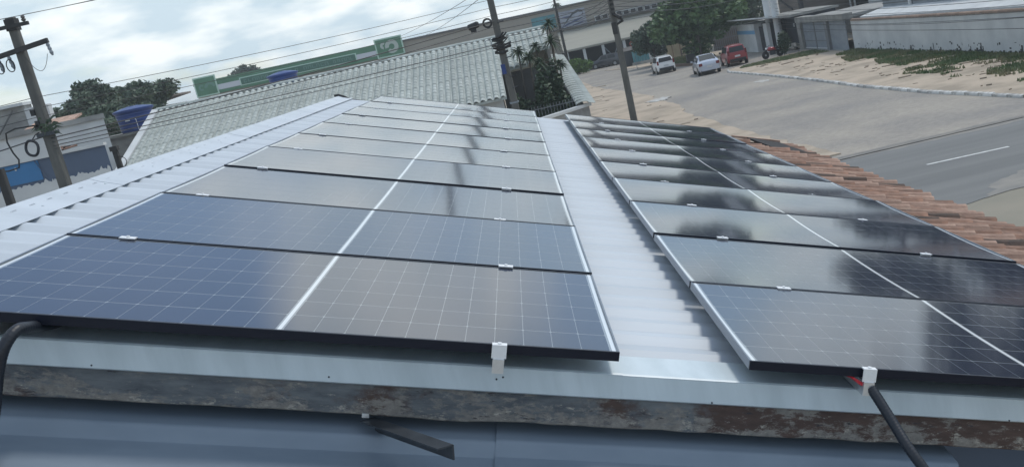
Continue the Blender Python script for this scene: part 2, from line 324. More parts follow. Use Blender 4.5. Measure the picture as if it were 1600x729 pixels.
# main asphalt road with a slightly ragged far edge
pts = [(-90, 19.0), (8, 19.0), (9.5, 18.5), (11.0, 18.6), (12.6, 19.2), (16, 19.0), (200, 19.0), (200, 27.6)]
xs = np.linspace(60, 9, 40); pts += [(float(x), 27.75 + 0.18 * math.sin(x * 1.7) + 0.12 * math.sin(x * 4.1)) for x in xs] + [(-90, 27.9)]
g = MB(); g.slab(pts, -0.3, 0.014); tag(g.build('asphalt_road', 'asphalt'), kind='structure')
for i, x0 in enumerate((0.0, 12.14, 24.3)):
    g = MB(); g.slab([(x0, 23.71), (x0 + 2.3, 23.57), (x0 + 2.3, 23.69), (x0, 23.83)], 0.010, 0.0185); tag(g.build('lane_marking', 'marking'), kind='structure')
rnd = random.Random(5)
def ragged(name, pts, z, m, amp=.12, n=7):
    P = []
    for (a, b), (c, d) in zip(pts, pts[1:] + pts[:1]):
        for k in range(n): t_ = k / n; P.append((a + (c - a) * t_ + rnd.uniform(-amp, amp), b + (d - b) * t_ + rnd.uniform(-amp, amp) * .7))
    g = MB(); g.slab(P, 0.008, z); return tag(g.build(name, m), kind='structure')
ragged('road_dust', [(10.0, 27.2), (17, 27.0), (30, 27.1), (30, 27.8), (10.0, 27.95)], .0165, 'dust', .16, 14)
ragged('road_dust', [(11.6, 18.8), (14.5, 18.9), (15.5, 20.2), (13.2, 20.6), (12.2, 19.9)], .0165, 'dust', .2)
# left pavement of bare sand, ragged edge towards the stones
rnd = random.Random(3)
edge = [(11.2, 28.4), (10.9, 32.3), (10.5, 36.3), (10.2, 44.9), (10.0, 50), (10.4, 56), (10.2, 62.2), (10.3, 66.8), (9.5, 77), (8.5, 85), (7.8, 105)]
poly = [(-40, 28.4), (11.2, 28.4)]
for (a, b), (c, d) in zip(edge[:-1], edge[1:]):
    for k in range(1, 7):
        t_ = k / 6; poly.append((a + (c - a) * t_ + rnd.uniform(-.16, .16), b + (d - b) * t_))
poly += [(5, 112), (-40, 112)]
g = MB(); g.slab(poly, -0.3, 0.055); tag(g.build('sandy_pavement', 'sand'), kind='structure')
# right verge
kl = [(24.9, 29.5), (21.5, 29.9), (18.76, 31.2), (18.0, 37.7), (17.65, 44.6), (17.65, 53.2), (17.4, 62.3), (16.95, 72.5), (17.3, 74.3), (18.6, 75.0)]
g = MB(); g.slab(kl + [(21.2, 75.6), (24.3, 77.6), (24.9, 77.6)], -0.3, 0.10); tag(g.build('dirt_verge', 'sand'), kind='structure')
kerb = MB(); kerb.box((17.8, 45, -0.2), (0.04, 5, 0.02)); kb = tag(kerb.build('kerb', 'kerb'), kind='structure')
seg = []
for (a, b), (c, d) in zip(kl[:-1], kl[1:]):
    L_ = math.hypot(c - a, d - b); n = max(1, round(L_ / 0.95))
    for k in range(n): seg.append(((a + (c - a) * k / n, b + (d - b) * k / n), (a + (c - a) * (k + 1) / n, b + (d - b) * (k + 1) / n)))
km = MB(); km.add([(-.5, -.07, -.2), (.5, -.07, -.2), (.5, .09, -.2), (-.5, .09, -.2), (-.5, -.05, .115), (.5, -.05, .115), (.5, .09, .13), (-.5, .09, .13), (-.5, -.07, .09), (.5, -.07, .09)],
               [(4, 5, 6, 7), (8, 9, 5, 4), (0, 1, 9, 8), (2, 3, 7, 6), (1, 2, 6, 5, 9), (0, 8, 4, 7, 3), (3, 2, 1, 0)])
kme = km.mesh('kerb_stone', 'kerb')
for p, q in seg:
    o = link('kerb_stone', kme, kb); d = math.hypot(q[0] - p[0], q[1] - p[1])
    o.location = ((p[0] + q[0]) / 2, (p[1] + q[1]) / 2, rnd.uniform(-.02, .012)); o.rotation_euler = (rnd.uniform(-.05, .05), rnd.uniform(-.012, .012), math.atan2(q[1] - p[1], q[0] - p[0]) + math.pi + rnd.uniform(-.02, .02)); o.scale = (d * 0.965, 1, 1)
# litter patches of white slurry and soil ridges beside the stones
def patch(name, cx, cy, rx, ry, z, m, label, cat, seed, n=18):
    rr = random.Random(seed); g = MB()
    g.slab([(cx + rx * math.cos(a) * rr.uniform(.4, 1.15), cy + ry * math.sin(a) * rr.uniform(.4, 1.15)) for a in [2 * math.pi * k / n for k in range(n)]], 0.0, z)
    return tag(g.build(name, m), label, cat)
patch('white_slurry', 10.2, 62.0, 0.9, 1.6, 0.085, 'tarp', 'white dried slurry spill at the sandy street edge behind the middle pole', 'spill', 1)
patch('white_slurry', 16.3, 59.6, 0.45, 1.0, 0.016, 'tarp', 'small white spill on the paving stones near the far kerb', 'spill', 2)
clods = MB(); rr = random.Random(77)
for k in range(170):
    if k % 3: cx, cy = rr.uniform(18.6, 23.5), rr.uniform(33, 71)
    else: cx, cy = rr.uniform(2, 10), rr.uniform(29.5, 90)
    if cx < 18 and not (cx < 9.6 and cy > 45 or cx < 10): continue
    L_, a = rr.uniform(.05, .14) + (rr.random() ** 6) * .45, rr.uniform(-.9, .9); h_ = rr.uniform(.02, .07); z = .10 if cx > 15 else .055
    clods.box((cx, cy, z + h_ * .3), (L_ * 2, L_ * rr.uniform(.25, .6), h_), Matrix.Rotation(a, 3, 'Z') @ Matrix.Rotation(rr.uniform(-.15, .15), 3, 'X'))
MT['soil'] = mat('dark soil clod', (0.33, 0.275, 0.215), 0.95, var=.35, scale=3)
tag(clods.build('soil_clods', 'soil'), 'scattered clods and eroded lumps on the bare sandy ground', 'soil', kind='stuff')
# grass as one mass of blades
def grass(name, poly, n, z, h, m, seed, kind='stuff', mud=0.0):
    rr = random.Random(seed); xs_ = [p[0] for p in poly]; ys_ = [p[1] for p in poly]; g = MB(); k = 0
    def inside(x, y):
        c = False; j = len(poly) - 1
        for i in range(len(poly)):
            if (poly[i][1] > y) != (poly[j][1] > y) and x < (poly[j][0] - poly[i][0]) * (y - poly[i][1]) / (poly[j][1] - poly[i][1]) + poly[i][0]: c = not c
            j = i
        return c
    while k < n:
        x, y = rr.uniform(min(xs_), max(xs_)), rr.uniform(min(ys_), max(ys_))
        if not inside(x, y): continue
        if mud:
            f_ = mnoise.noise(Vector((x * .38, y * .38, seed))) + .5 * mnoise.noise(Vector((x * 1.3, y * 1.3, seed + 9))) + mud * (x - max(xs_) + 2.2)
            if f_ < rr.uniform(-.25, .15): k += .25; continue
        k += 1; a = rr.uniform(0, math.pi); w = rr.uniform(.03, .08); hh = h * rr.uniform(.4, 1.2); lx, ly = rr.uniform(-.1, .1), rr.uniform(-.1, .1)
        g.add([(x - w * math.cos(a), y - w * math.sin(a), z), (x + w * math.cos(a), y + w * math.sin(a), z), (x + lx, y + ly, z + hh)], [(0, 1, 2)])
    return tag(g.build(name, m), kind=kind)
gp = [[(24.6, 66.5), (24.6, 34), (19.9, 34.0), (19.6, 39), (20.6, 42.8), (19.9, 45.5), (21.5, 48.5), (21.2, 52), (22.2, 56), (21.4, 58), (22.2, 62), (23.0, 65.5)], [(17.8, 72.6), (20.2, 71.0), (23.9, 70), (24.2, 75), (21.0, 75.2), (18.6, 74.6)]]
tag(grass('grass', gp[0], 17000, 0.09, 0.17, 'grass', 5, mud=.22), 'patchy grass growing along the foot of the long white wall', 'grass')
tag(grass('grass', gp[1], 3500, 0.09, 0.10, 'grass', 6), 'low grass on the verge in front of the grey gate', 'grass')

# ------------------------------------------------------------------ our house: roof plane (u across and down to the right, v away, w up)
ZR = 5.2293
MROOF = Matrix.Translation((0, 0, ZR)) @ Matrix.Rotation(R(18), 4, 'Y')
def RP(u, v, w=0.0): return MROOF @ Vector((u, v, w))
UR, UE, V0, V1 = -0.60, 4.78, 0.06, 11.73           # ridge, right eave, front and rear edge of the metal sheets
house = bpy.data.objects.new('house', None); COL.objects.link(house); house.location = (0, 0, 0)
tag(house, 'low house with white ribbed metal roof carrying the solar panels', 'house')
# ribbed sheets, five ribs each
PITCH = (V1 - V0) / 60
def ribs(n, p=PITCH, h=0.024):
    pr = [];
    for i in range(n): pr += [(i * p + 0.000, 0), (i * p + p * .34, 0.001), (i * p + p * .60, h), (i * p + p * .82, h), (i * p + p * .97, 0.002)]
    return pr + [(n * p, 0)]
def sheet_mesh(name, u0, u1, n, wb, m):
    g = MB(); pr = ribs(n); nu = 6
    g.strip([[(u0 + (u1 - u0) * k / nu, v, wb + w) for v, w in pr] for k in range(nu + 1)], (0, 0, 0.004)); return g.mesh(name, m)
sm_ = sheet_mesh('roof_sheet', UR, UE, 5, -0.123, 'white_sheet')
MLEFT = Matrix.Translation(RP(UR, 0, 0)) @ Matrix.Rotation(R(-18), 4, 'Y')
sm2 = sheet_mesh('roof_sheet', -4.6, -0.004, 5, -0.123, 'white_sheet')
for k in range(12):
    link('roof_sheet', sm_, house, MROOF @ Matrix.Translation((0, V0 + k * 5 * PITCH, 0)))
    link('roof_sheet', sm2, house, MLEFT @ Matrix.Translation((0, V0 + k * 5 * PITCH, 0)))
# ridge cap resting on the rib tops, open over the troughs
g = MB(); cp = []
rc = RP(UR, 0, 0)
for du, w in ((0.185, -0.0955), (0.06, -0.0885), (0.0, -0.078)):
    q = RP(UR + du, 0, w); cp.append((q.x, q.z))
ML2 = MLEFT
for du, w in ((-0.06, -0.0885), (-0.185, -0.0955)):
    q = ML2 @ Vector((du, 0, w)); cp.append((q.x, q.z))
nseg = 4
for s_ in range(nseg):
    g = MB(); a, b = V0 - 0.01 + s_ * 2.94, V0 - 0.01 + (s_ + 1) * 2.94 + 0.02
    g.strip([[(x, v, z + 0.0022 * s_) for x, z in cp] for v in (b, (a + b) / 2, a)], (0, 0, 0.0015)); g.build('ridge_cap', 'white_sheet', house)
# far end of the cap: turned-up lip with dark sealing strip
g = MB(); g.tube([RP(UR - .06, V1 + .02, -.075), RP(UR, V1 + .02, -.058), RP(UR + .08, V1 + .02, -.075), RP(UR + .16, V1 + .02, -.105), RP(UR + .30, V1 + .02, -.112)], 0.016, 8); g.build('cap_seal', 'black', house)
# screws on the ridge cap
g = MB(); g.lathe([(0.006, 0), (0.006, 0.002), (0.003, 0.004)], n=8); scm = g.mesh('cap_screw', 'flashing')
for k in range(14): link('cap_screw', scm, house, MROOF @ Matrix.Translation((UR + .10, .55 + k * .8, -0.0905 + 0.0022 * (k // 3.7))))
# front flashing, two overlapping lengths folded over the rib ends
def flash(name, u0, u1, dv):
    g = MB(); pr = [(V0 + 0.20, -0.0915 + dv), (V0 + .0035, -0.0925 + dv), (V0 - 0.0025 - dv, -0.0965 + dv), (V0 - 0.001 - dv, -0.0985), (V0 - 0.004 - dv, -0.0935 - 0.080), (V0 + 0.008 - dv, -0.0935 - 0.087)]
    nu = 10
    g.strip([[tuple(RP(u0 + (u1 - u0) * k / nu, v, w)) for v, w in pr] for k in range(nu + 1)], (0, 0.0015, 0)); return g.build(name, 'flashing', house)
flash('flashing', UR, 2.125, 0.0022); flash('flashing', 2.105, UE, 0.0)
# small rivets and a bent tab on the flashing
g = MB(); g.lathe([(0.0032, 0), (0.003, 0.002), (0.001, 0.003)], n=8, axis=Matrix.Rotation(R(90), 3, 'X')); rvm = g.mesh('rivet', 'steel')
for u, w in ((1.20, -.158), (2.43, -.170), (1.74, -.125), (1.72, -.133), (3.48, -.172), (0.5, -.165)):
    link('rivet', rvm, house, Matrix.Translation(RP(u, V0 - 0.006, w)))
# weathered timber fascia behind the flashing
g = MB(); n = 60; rr = random.Random(4); rows = []
for k in range(n + 1):
    u = UR + (UE - UR) * k / n; jl = rr.uniform(-.003, .003) - (0.004 if 22 < k < 26 else 0)
    rows.append([(u, V0 + 0.052, -.165), (u, V0 + 0.012, -.165), (u, V0 + 0.011 + rr.uniform(-.001, .001), -.215), (u, V0 + 0.013, -.280 + jl), (u, V0 + 0.019, -.285 + jl), (u, V0 + 0.052, -.285 + jl)])
g.strip(rows); fb = g.build('fascia_board', 'wood', house); fb.matrix_local = MROOF
# lower sheets in the shade below the fascia, two lengths lapped
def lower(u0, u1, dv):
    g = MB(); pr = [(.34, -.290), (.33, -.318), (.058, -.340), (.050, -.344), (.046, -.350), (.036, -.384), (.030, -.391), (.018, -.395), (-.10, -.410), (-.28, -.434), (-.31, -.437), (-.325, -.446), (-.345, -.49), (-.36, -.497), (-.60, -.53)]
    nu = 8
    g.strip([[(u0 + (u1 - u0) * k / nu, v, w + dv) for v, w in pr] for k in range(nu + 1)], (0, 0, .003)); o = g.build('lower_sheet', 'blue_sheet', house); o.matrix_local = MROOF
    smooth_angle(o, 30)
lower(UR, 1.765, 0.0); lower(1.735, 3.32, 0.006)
# angle iron strut hanging from the fascia towards the viewer
P0, P1 = Vector((1.165, 0.075, 4.535)), Vector((1.435, -0.28, 4.515))
g = MB(); d = (P1 - P0).normalized(); g.beam(P0, P1, 0.052, 0.005, (0, 0.3, 1)); sx = d.cross(Vector((0, .3, 1))).normalized(); uu = sx.cross(d)
g.beam(P0 - sx * .0265 - uu * .022, P1 - sx * .0265 - uu * .022, 0.005, 0.045, (0, .3, 1)); st = g.build('strut', 'steel', house)
g = MB(); g.box((1.165, 0.070, 4.552), (.022, .005, .014), Matrix.Rotation(R(18), 3, 'Y')); g.build('glare_plate', 'alu', house)  # small plate added to stand in for a glare spot on the timber
# house walls
xl = RP(UR, 0, 0).x - 4.2; hz = 3.2
g = MB(); g.span((xl, 0.42, 0), (4.15, 0.55, hz)); g.build('wall', 'mural_grey', house)  # front wall coloured darker in place of the eave's shade
g = MB(); g.span((xl, 11.45, 0), (4.15, 11.6, hz)); g.build('wall', 'grey_wall', house)
g = MB(); g.span((4.15, 0.30, 0), (4.30, 11.6, hz + 0.2)); g.build('wall', 'grey_wall', house)
g = MB(); g.span((xl - .15, 0.30, 0), (xl, 11.6, hz)); g.build('wall', 'grey_wall', house)
gab = [(xl, hz), (4.15, hz), (4.15, RP(4.36, 0, -.22).z), (RP(UR, 0, 0).x, RP(UR, 0, -.2).z), (xl, (MLEFT @ Vector((-4.4, 0, -.22))).z)]
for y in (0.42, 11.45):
    g = MB(); n = len(gab); g.add([(x, y, z) for x, z in gab] + [(x, y + .15, z) for x, z in gab], [tuple(range(n)), tuple(range(2 * n - 1, n - 1, -1))] + [(i, i + n, (i + 1) % n + n, (i + 1) % n) for i in range(n)]); g.build('gable_wall', 'mural_grey' if y < 1 else 'grey_wall', house)  # front gable gets the dark colour too, painting in eave shade

# ------------------------------------------------------------------ solar panels
PL, PW = 2.10, 1.134
NU, NV = 22, 6
MU, MV, CB = 0.029, 0.017, 0.022
CUW = (PL - 2 * MU - CB) / NU; CVW = (PW - 2 * MV) / NV
GAP, GAPV = 0.0018, 0.0052
def sag(s, v): t = (v - .0) / PW; return -s * (1 - (2 * t - 1) ** 2)
def dsag(s, v): t = v / PW; return s * 2 * (2 * t - 1) * 2 / PW
def set_normals(me, s):
    ns = []
    for p in me.vertices:
        n = Vector((0, -dsag(s, p.co.y + set_normals.off), 1)).normalized(); ns.append(n)
    me.polygons.foreach_set('use_smooth', [True] * len(me.polygons)); me.normals_split_custom_set_from_vertices(ns)
set_normals.off = 0.0
def cell_poly(u0, v0, s, z, ch=0.0055):
    a, b = u0 + GAP / 2, u0 + CUW - GAP / 2; c, d = v0 + GAPV / 2, v0 + CVW - GAPV / 2
    ys = [c, c + ch, (c + d) / 2, d - ch, d]
    L_ = [(a + (ch * .6 if i in (0, 4) else 0), y, sag(s, y) + z) for i, y in enumerate(ys)]; R_ = [(b - (ch * .6 if i in (0, 4) else 0), y, sag(s, y) + z) for i, y in enumerate(ys)]
    return [L_, R_]
def cell_u(i): return MU + i * CUW + (CB if i >= NU // 2 else 0)
def panel_meshes(s):
    d = {}
    g = MB(); lip, t = 0.010, 0.030       # ring frame
    def ring(x0, x1, y0, y1, z0, z1, gg): gg.span((x0, y0, z0), (x1, y1, z1))
    g1 = MB(); ring(0, PL, 0, lip, -t, 0, g1); d['frame'] = g1.mesh('frame_rail', 'frame')
    g2 = MB(); ring(0, 0.006, lip + .0005, PW - lip - .0005, -t, -.0002, g2); d['frame_side'] = g2.mesh('frame_side', 'frame_side')
    g3 = MB(); ys = [lip + (PW - 2 * lip) * k / 16 for k in range(17)]
    g3.strip([[(x, y, sag(s, y) - .0022) for y in ys] for x in (PL - .006, .006)]); d['back'] = g3.mesh('backing_sheet', 'back'); set_normals(d['back'], s)
    g6 = MB(); w_ = .012; g6.strip([[(x, y, sag(s, y) - .0021) for y in ys] for x in (w_, 0)]); d['strip'] = g6.mesh('white_strip', 'strip'); set_normals(d['strip'], s)
    g4 = MB()
    for i in range(NU):
        for j in range(NV): g4.strip(cell_poly(cell_u(i), MV + j * CVW, s, -.0020)[::-1])
    d['cells'] = g4.mesh('cells', 'cell'); set_normals(d['cells'], s)
    d['cell'] = []
    for j in range(NV):
        g5 = MB(); g5.strip(cell_poly(0, MV + j * CVW, s, -.0020)[::-1]); me = g5.mesh('cell', 'cell'); set_normals(me, s); d['cell'].append(me)
    return d
PMS = {'L': panel_meshes(0.0035), 'R': panel_meshes(0.0075)}
def clamp_mesh(end):
    g = MB()
    if end:
        g.box((0, -.012, .0035), (.046, .026, .004)); g.box((0, -.0225, -.018), (.046, .004, .040)); g.box((0, -.012, -.040), (.034, .026, .004)); g.box((.012, -.016, -.060), (.006, .018, .036)); g.box((-.012, -.016, -.060), (.006, .018, .036)); g.lathe([(.007, .0055), (.007, .010), (.004, .010)], n=8, c=(0, -.012, 0)); g.box((0.0, -.0252, -.012), (.010, .0015, .012))
    else:
        g.box((0, -.010, .003), (.060, .036, .004)); g.box((0, -.010, -.012), (.060, .012, .028)); g.lathe([(.0065, .005), (.0065, .011), (.004, .011)], n=8, c=(0, -.010, 0))
    return g.mesh('clamp', 'clamp')
CLM, CLE = clamp_mesh(False), clamp_mesh(True)
ORD = ['nearest', 'second', 'third', 'fourth', 'fifth', 'sixth', 'seventh', 'eighth', 'ninth', 'farthest']
LOOK = {('L', 0): 'navy solar panel nearest the viewer in the left array, a clamp at mid front edge',
        ('R', 0): 'grey reflecting solar panel nearest the viewer in the right array, beside the red wires'}
VJ = {'L': [0.0, -.012, 0.0, .030, .012, -.006, .008, .012, -.018, -.030], 'R': [0.0, -.010, .006, .012, .028, .014, -.006, -.030, -.036, .020]}
rnd = random.Random(21)
TILT = {'L': [0, .10, -.12, .15, -.1, .12, -.15, .1, -.1, .08], 'R': [.0, -.15, .1, .2, -.1, .15, .1, -.1, .15, .1]}
for arr, uo in (('L', 0.0), ('R', 2.527)):
    D = PMS[arr]
    for i in range(10):
        side = 'left' if arr == 'L' else 'right'
        lab = LOOK.get((arr, i)) or '%s solar panel from the viewer in the %s array on the white roof' % (ORD[i], side) if i < 9 else 'farthest solar panel of the %s array at the rear edge of the roof' % side
        o = thing('solar_panel', lab, 'solar panel', group='solar panels on the metal roof')
        o.matrix_world = MROOF @ Matrix.Translation((uo, i * 1.154 + VJ[arr][i] * .6, (-.004 if arr == 'R' else 0) + rnd.uniform(-.001, .001))) @ Matrix.Rotation(R(TILT[arr][i]), 4, 'X') @ Matrix.Rotation(R(rnd.uniform(-.12, .12)), 4, 'Y')
        for dy in (0, PW - .010): link('frame_rail', D['frame'], o, Matrix.Translation((0, dy, 0)))
        for dx in (0, PL - .006): link('frame_side', D['frame_side'], o, Matrix.Translation((dx, 0, 0)))
        link('backing_sheet', D['back'], o)
        for xs_ in (.0105, PL / 2 - .006, PL - .0225): link('white_strip', D['strip'], o, Matrix.Translation((xs_, 0, 0)))
        if i < 2:
            for a in range(NU):
                for b in range(NV):
                    link('cell', D['cell'][b], o, Matrix.Translation((cell_u(a), 0, 0)))
        else:
            tag(link('cells', D['cells'], o), kind='stuff')
        for uc in ((0.22, 1.72) if arr == 'L' else (0.40, 1.57)):
            link('clamp', CLE if i == 0 else CLM, o, Matrix.Translation((uc + (0.02 * math.sin(i * 2.3) if i else 0), 0, 0)))
# aluminium mounting rails under the clamps
RL = [(0.22, 'aluminium rail under the left array, on the ridge side'), (1.72, 'aluminium rail under the left array, on the side of the bare roof strip'), (2.927, 'aluminium rail under the right array, beside the red wires'), (4.097, 'aluminium rail under the right array, on the clay tile side')]
for u, lab in RL:
    g = MB(); g.span((-.018, -.03, -.045), (.018, 11.5, 0)); o = g.build('mounting_rail', 'alu'); o.matrix_world = MROOF @ Matrix.Translation((u, 0, -.036 - .006))
    tag(o, lab, 'rail', 'rails carrying the panels')
# black conduits
def conduit(path, r, name='conduit'):
    P = [Vector(p) for p in path]; fine = []
    for a in range(len(P) - 1):                         # Catmull-Rom
        p0, p1, p2, p3 = P[max(a - 1, 0)], P[a], P[a + 1], P[min(a + 2, len(P) - 1)]
        n = max(4, int((p2 - p1).length / 0.0035))
        for k in range(n):
            t = k / n; fine.append(0.5 * ((2 * p1) + (p2 - p0) * t + (2 * p0 - 5 * p1 + 4 * p2 - p3) * t * t + (3 * p1 - p0 - 3 * p2 + p3) * t ** 3))
    g = MB(); g.tube(fine, [r * (1.0 if k % 3 < 2 else .95) for k in range(len(fine))], 12); return g
o = conduit([(0.325, 0.25, 5.045), (0.332, 0.10, 5.062), (0.334, -.03, 5.088), (0.326, -.095, 5.098), (0.300, -.13, 5.068), (0.268, -.14, 5.010), (0.232, -.14, 4.925), (.185, -.15, 4.80), (.14, -.16, 4.60)], 0.0175).build('conduit', 'rubber', None, True)
tag(o, 'black corrugated conduit bending over the roof edge beside the ridge end', 'conduit')
cd = conduit([(2.775, -.02, 4.262), (2.79, -.055, 4.215), (2.805, -.10, 4.16), (2.82, -.16, 4.10), (2.845, -.21, 4.035), (2.875, -.24, 3.96), (2.91, -.26, 3.86)], 0.0175).build('conduit', 'rubber', None, True)
tag(cd, 'black conduit with red wires coming out of its top end', 'conduit')
for k in range(5):
    q = Vector((2.776, -.022, 4.258)) + Vector((.006 * math.cos(k * 1.3), .006 * math.sin(k * 1.3), 0))
    g = MB(); e = Vector((2.70 - .006 * k, .035 + .01 * k, 4.315 + .004 * k)); g.tube([q, q.lerp(e, .3) + Vector((-.004, -.012, .006)), q.lerp(e, .65) + Vector((.002 * k, -.012, .007)), e], .0032, 6); g.build('wire', 'red_wire', cd)

# ------------------------------------------------------------------ clay tile roof along the right eave
tr = thing('tile_roof', 'strip of old clay roof tiles sloping to the street beside the right panels', 'tile roof', (5.0, 6.5, 0))
def TP(s, y, h=0.0):      # s metres down the clay slope from under the metal sheet
    a = R(20.5); return Vector((4.47 + s * math.cos(a) + h * math.sin(a), y, 3.575 - s * math.sin(a) + h * math.cos(a)))
rr = random.Random(11)
def tile_mesh(v):
    g = MB(); n = 6; L_ = .47; rows = []
    for k in range(5):
        t = k / 4; r = .080 - .020 * t if not v else .058 + .02 * t
        rows.append([(-L_ * .5 + L_ * t, r * math.cos(math.pi * j / n), (r * .95 * math.sin(math.pi * j / n)) + .012 * math.sin(math.pi * t) * (v - .5)) for j in range(n + 1)])
    g.strip(rows[::-1] , (0, 0, .011)); return g
MT['clay3'] = mat('mouldy clay tile', (0.16, 0.10, 0.075), 0.95, col2=(0.06, 0.05, 0.045), scale=5, bump=0.3, bscale=40)
TM = [tile_mesh(0).mesh('roof_tile', 'clay'), tile_mesh(0).mesh('roof_tile', 'clay2'), tile_mesh(0).mesh('roof_tile', 'clay3')]
rotT = Matrix.Rotation(R(20.5), 4, 'Y') @ Matrix.Rotation(math.pi, 4, 'Z')
ny = 0; y = 0.9; ncol = 0
while y < 11.9:
    for c in range(3):
        if 10.75 < y and c < 2 and rr.random() < .8: continue
        if rr.random() < .02: continue
        o = link('roof_tile', TM[rr.choice((0, 0, 0, 0, 1, 1, 1, 1, 1, 2))], tr)
        p = TP(.20 + c * .385 + rr.uniform(-.03, .03), y + rr.uniform(-.012, .012), .010 + .012 + rr.uniform(-.006, .008))
        o.matrix_local = Matrix.Translation(p - tr.location) @ Matrix.Rotation(R(rr.uniform(-4, 4)), 4, 'Z') @ Matrix.Rotation(R(rr.uniform(-2.0, 2.0) - 1.6), 4, 'Y') @ Matrix.Rotation(R(20.5), 4, 'Y') @ Matrix.Rotation(math.pi, 4, 'Z') @ Matrix.Diagonal((1, rr.uniform(.74, .92), rr.uniform(.9, 1.25), 1))
    y += .178 + rr.uniform(-.012, .012)
g = MB(); y = .8
while y < 11.95:            # channel tiles under the covers
    for c in range(4):
        rows = []
        for t in (0, 1):
            r = .095 - .02 * t; rows.append([TP(-.05 + c * .345 + .40 * t, y + .089 + r * math.cos(math.pi * j / 5), .022 - .006 * t - r * .55 * math.sin(math.pi * j / 5) + .02) - tr.location for j in range(6)])
        g.strip(rows, (0, 0, .008))
    y += .178
tag(g.build('channel_tiles', 'clay3', tr), kind='stuff')
g = MB(); g.add([TP(0, .8, -.06) - tr.location, TP(1.22, .8, -.06) - tr.location, TP(1.22, 12, -.06) - tr.location, TP(0, 12, -.06) - tr.location, TP(0, .8, -.1) - tr.location, TP(1.22, .8, -.1) - tr.location, TP(1.22, 12, -.1) - tr.location, TP(0, 12, -.1) - tr.location], [(0, 1, 2, 3), (7, 6, 5, 4), (0, 4, 5, 1), (1, 5, 6, 2), (2, 6, 7, 3), (3, 7, 4, 0)]); g.build('roof_deck', 'dark_board', tr)
g = MB(); b0 = [TP(.50, 11.95, .10), TP(.98, 11.85, .10), TP(1.12, 10.75, .085), TP(.62, 10.62, .085)]
g.add(b0 + [p - Vector((0, 0, .03)) for p in b0], [(0, 3, 2, 1), (4, 5, 6, 7), (0, 1, 5, 4), (1, 2, 6, 5), (2, 3, 7, 6), (3, 0, 4, 7)]); tag(g.build('tar_board', 'dark_board'), 'dark flat board lying at the far end of the clay tiles', 'board')
g = MB(); g.beam(TP(.28, 12.0, .08), TP(1.0, 11.9, .11), .05, .03); tag(g.build('timber_batten', 'clay2'), 'pale batten along the far edge of the dark board', 'batten')

# ------------------------------------------------------------------ neighbour's tiled house across the road
nh = thing('tiled_house', 'neighbouring house with a wide whitened tile roof facing the viewer', 'house', (-6.5, 49.5, 0))
NO = nh.location
RY_, RZ_, SL = 53.84, 5.88, 0.3253          # ridge line and slope
def npnt(x, y, h=0): return Vector((x, y, RZ_ - SL * (RY_ - y) + h)) - NO
def tile_column(nrow, step=.40, w=.318):
    g = MB(); a = math.atan(SL); rr = random.Random(5)
    for k in range(nrow):
        s0, s1 = k * step - .03, (k + 1) * step + .03
        y0, y1 = -s0 * math.cos(a), -s1 * math.cos(a); z0, z1 = -s0 * math.sin(a) - .008, -s1 * math.sin(a) + .016
        pr = [(-.5, .0), (-.42, -.055), (-.32, -.075), (-.20, -.055), (-.05, .02), (.12, .042), (.30, .035), (.44, .01), (.5, 0)]
        dz = rr.uniform(-.006, .006)
        A_ = [(w * x, y0, z0 + h + dz) for x, h in pr]; B_ = [(w * x, y1, z1 + h + dz) for x, h in pr]; C_ = [(w * x, y1 + .004, z1 + h - .020 + dz) for x, h in pr]
        g.strip([A_, B_, C_])
    return g.mesh('tile_column', 'roof_white')
T22, T13, T8 = tile_column(22), tile_column(13), tile_column(8)
x = -16.55; k = 0
while x < 3.75:
    me = T22 if x < 1.05 else (T13 if x < 2.6 else T8)
    o = link('tile_column', me, nh, Matrix.Translation(npnt(x, RY_ + random.uniform(-.02, .02), .02))); x += .318
g = MB(); g.slab([(-16.7 - NO.x, 0), (1.2 - NO.x, 0)], 0, 1) if False else None
rp = [npnt(-16.75, RY_, -.03), npnt(3.85, RY_, -.03), npnt(3.85, 50.85, -.03), npnt(2.5, 50.85, -.03), npnt(2.5, 49.0, -.03), npnt(1.15, 49.0, -.03), npnt(1.15, 45.5, -.03), npnt(-16.75, 45.5, -.03)]
g = MB(); n = len(rp); g.add(rp + [p - Vector((0, 0, .12)) for p in rp], [tuple(range(n - 1, -1, -1)), tuple(range(n, 2 * n))] + [(i, (i + 1) % n, (i + 1) % n + n, i + n) for i in range(n)]); g.build('roof_deck', 'roof_white', nh)
rm = MB(); rm.strip([[(xx, .13 * math.cos(math.pi * j / 6), .10 * math.sin(math.pi * j / 6)) for j in range(7)] for xx in (0, .42)], (0, 0, .012)); rme = rm.mesh('ridge_tile', 'roof_white')
for k in range(51): link('ridge_tile', rme, nh, Matrix.Translation(npnt(-16.75 + k * .404, RY_, .03 + random.uniform(-.008, .008))) @ Matrix.Rotation(R(1.2), 4, 'Y'))
g = MB(); g.beam(npnt(-16.82, RY_ + .05, .03), npnt(-16.82, 45.4, .03), .34, .10); g.build('verge', 'white_wall', nh)
bk = [Vector((-16.75, RY_, RZ_ - .05)) - NO, Vector((3.85, RY_, RZ_ - .05)) - NO, Vector((3.85, 60.5, 3.7)) - NO, Vector((-16.75, 60.5, 3.7)) - NO]
g = MB(); g.add(bk + [p - Vector((0, 0, .1)) for p in bk], [(0, 1, 2, 3), (7, 6, 5, 4), (0, 4, 5, 1), (1, 5, 6, 2), (2, 6, 7, 3), (3, 7, 4, 0)]); g.build('rear_roof', 'roof_white', nh)
g = MB(); g.span((-16.4 - NO.x, 46.1 - NO.y, 0), (0.95 - NO.x, 46.3 - NO.y, 3.2)); g.build('wall', 'white_wall', nh)
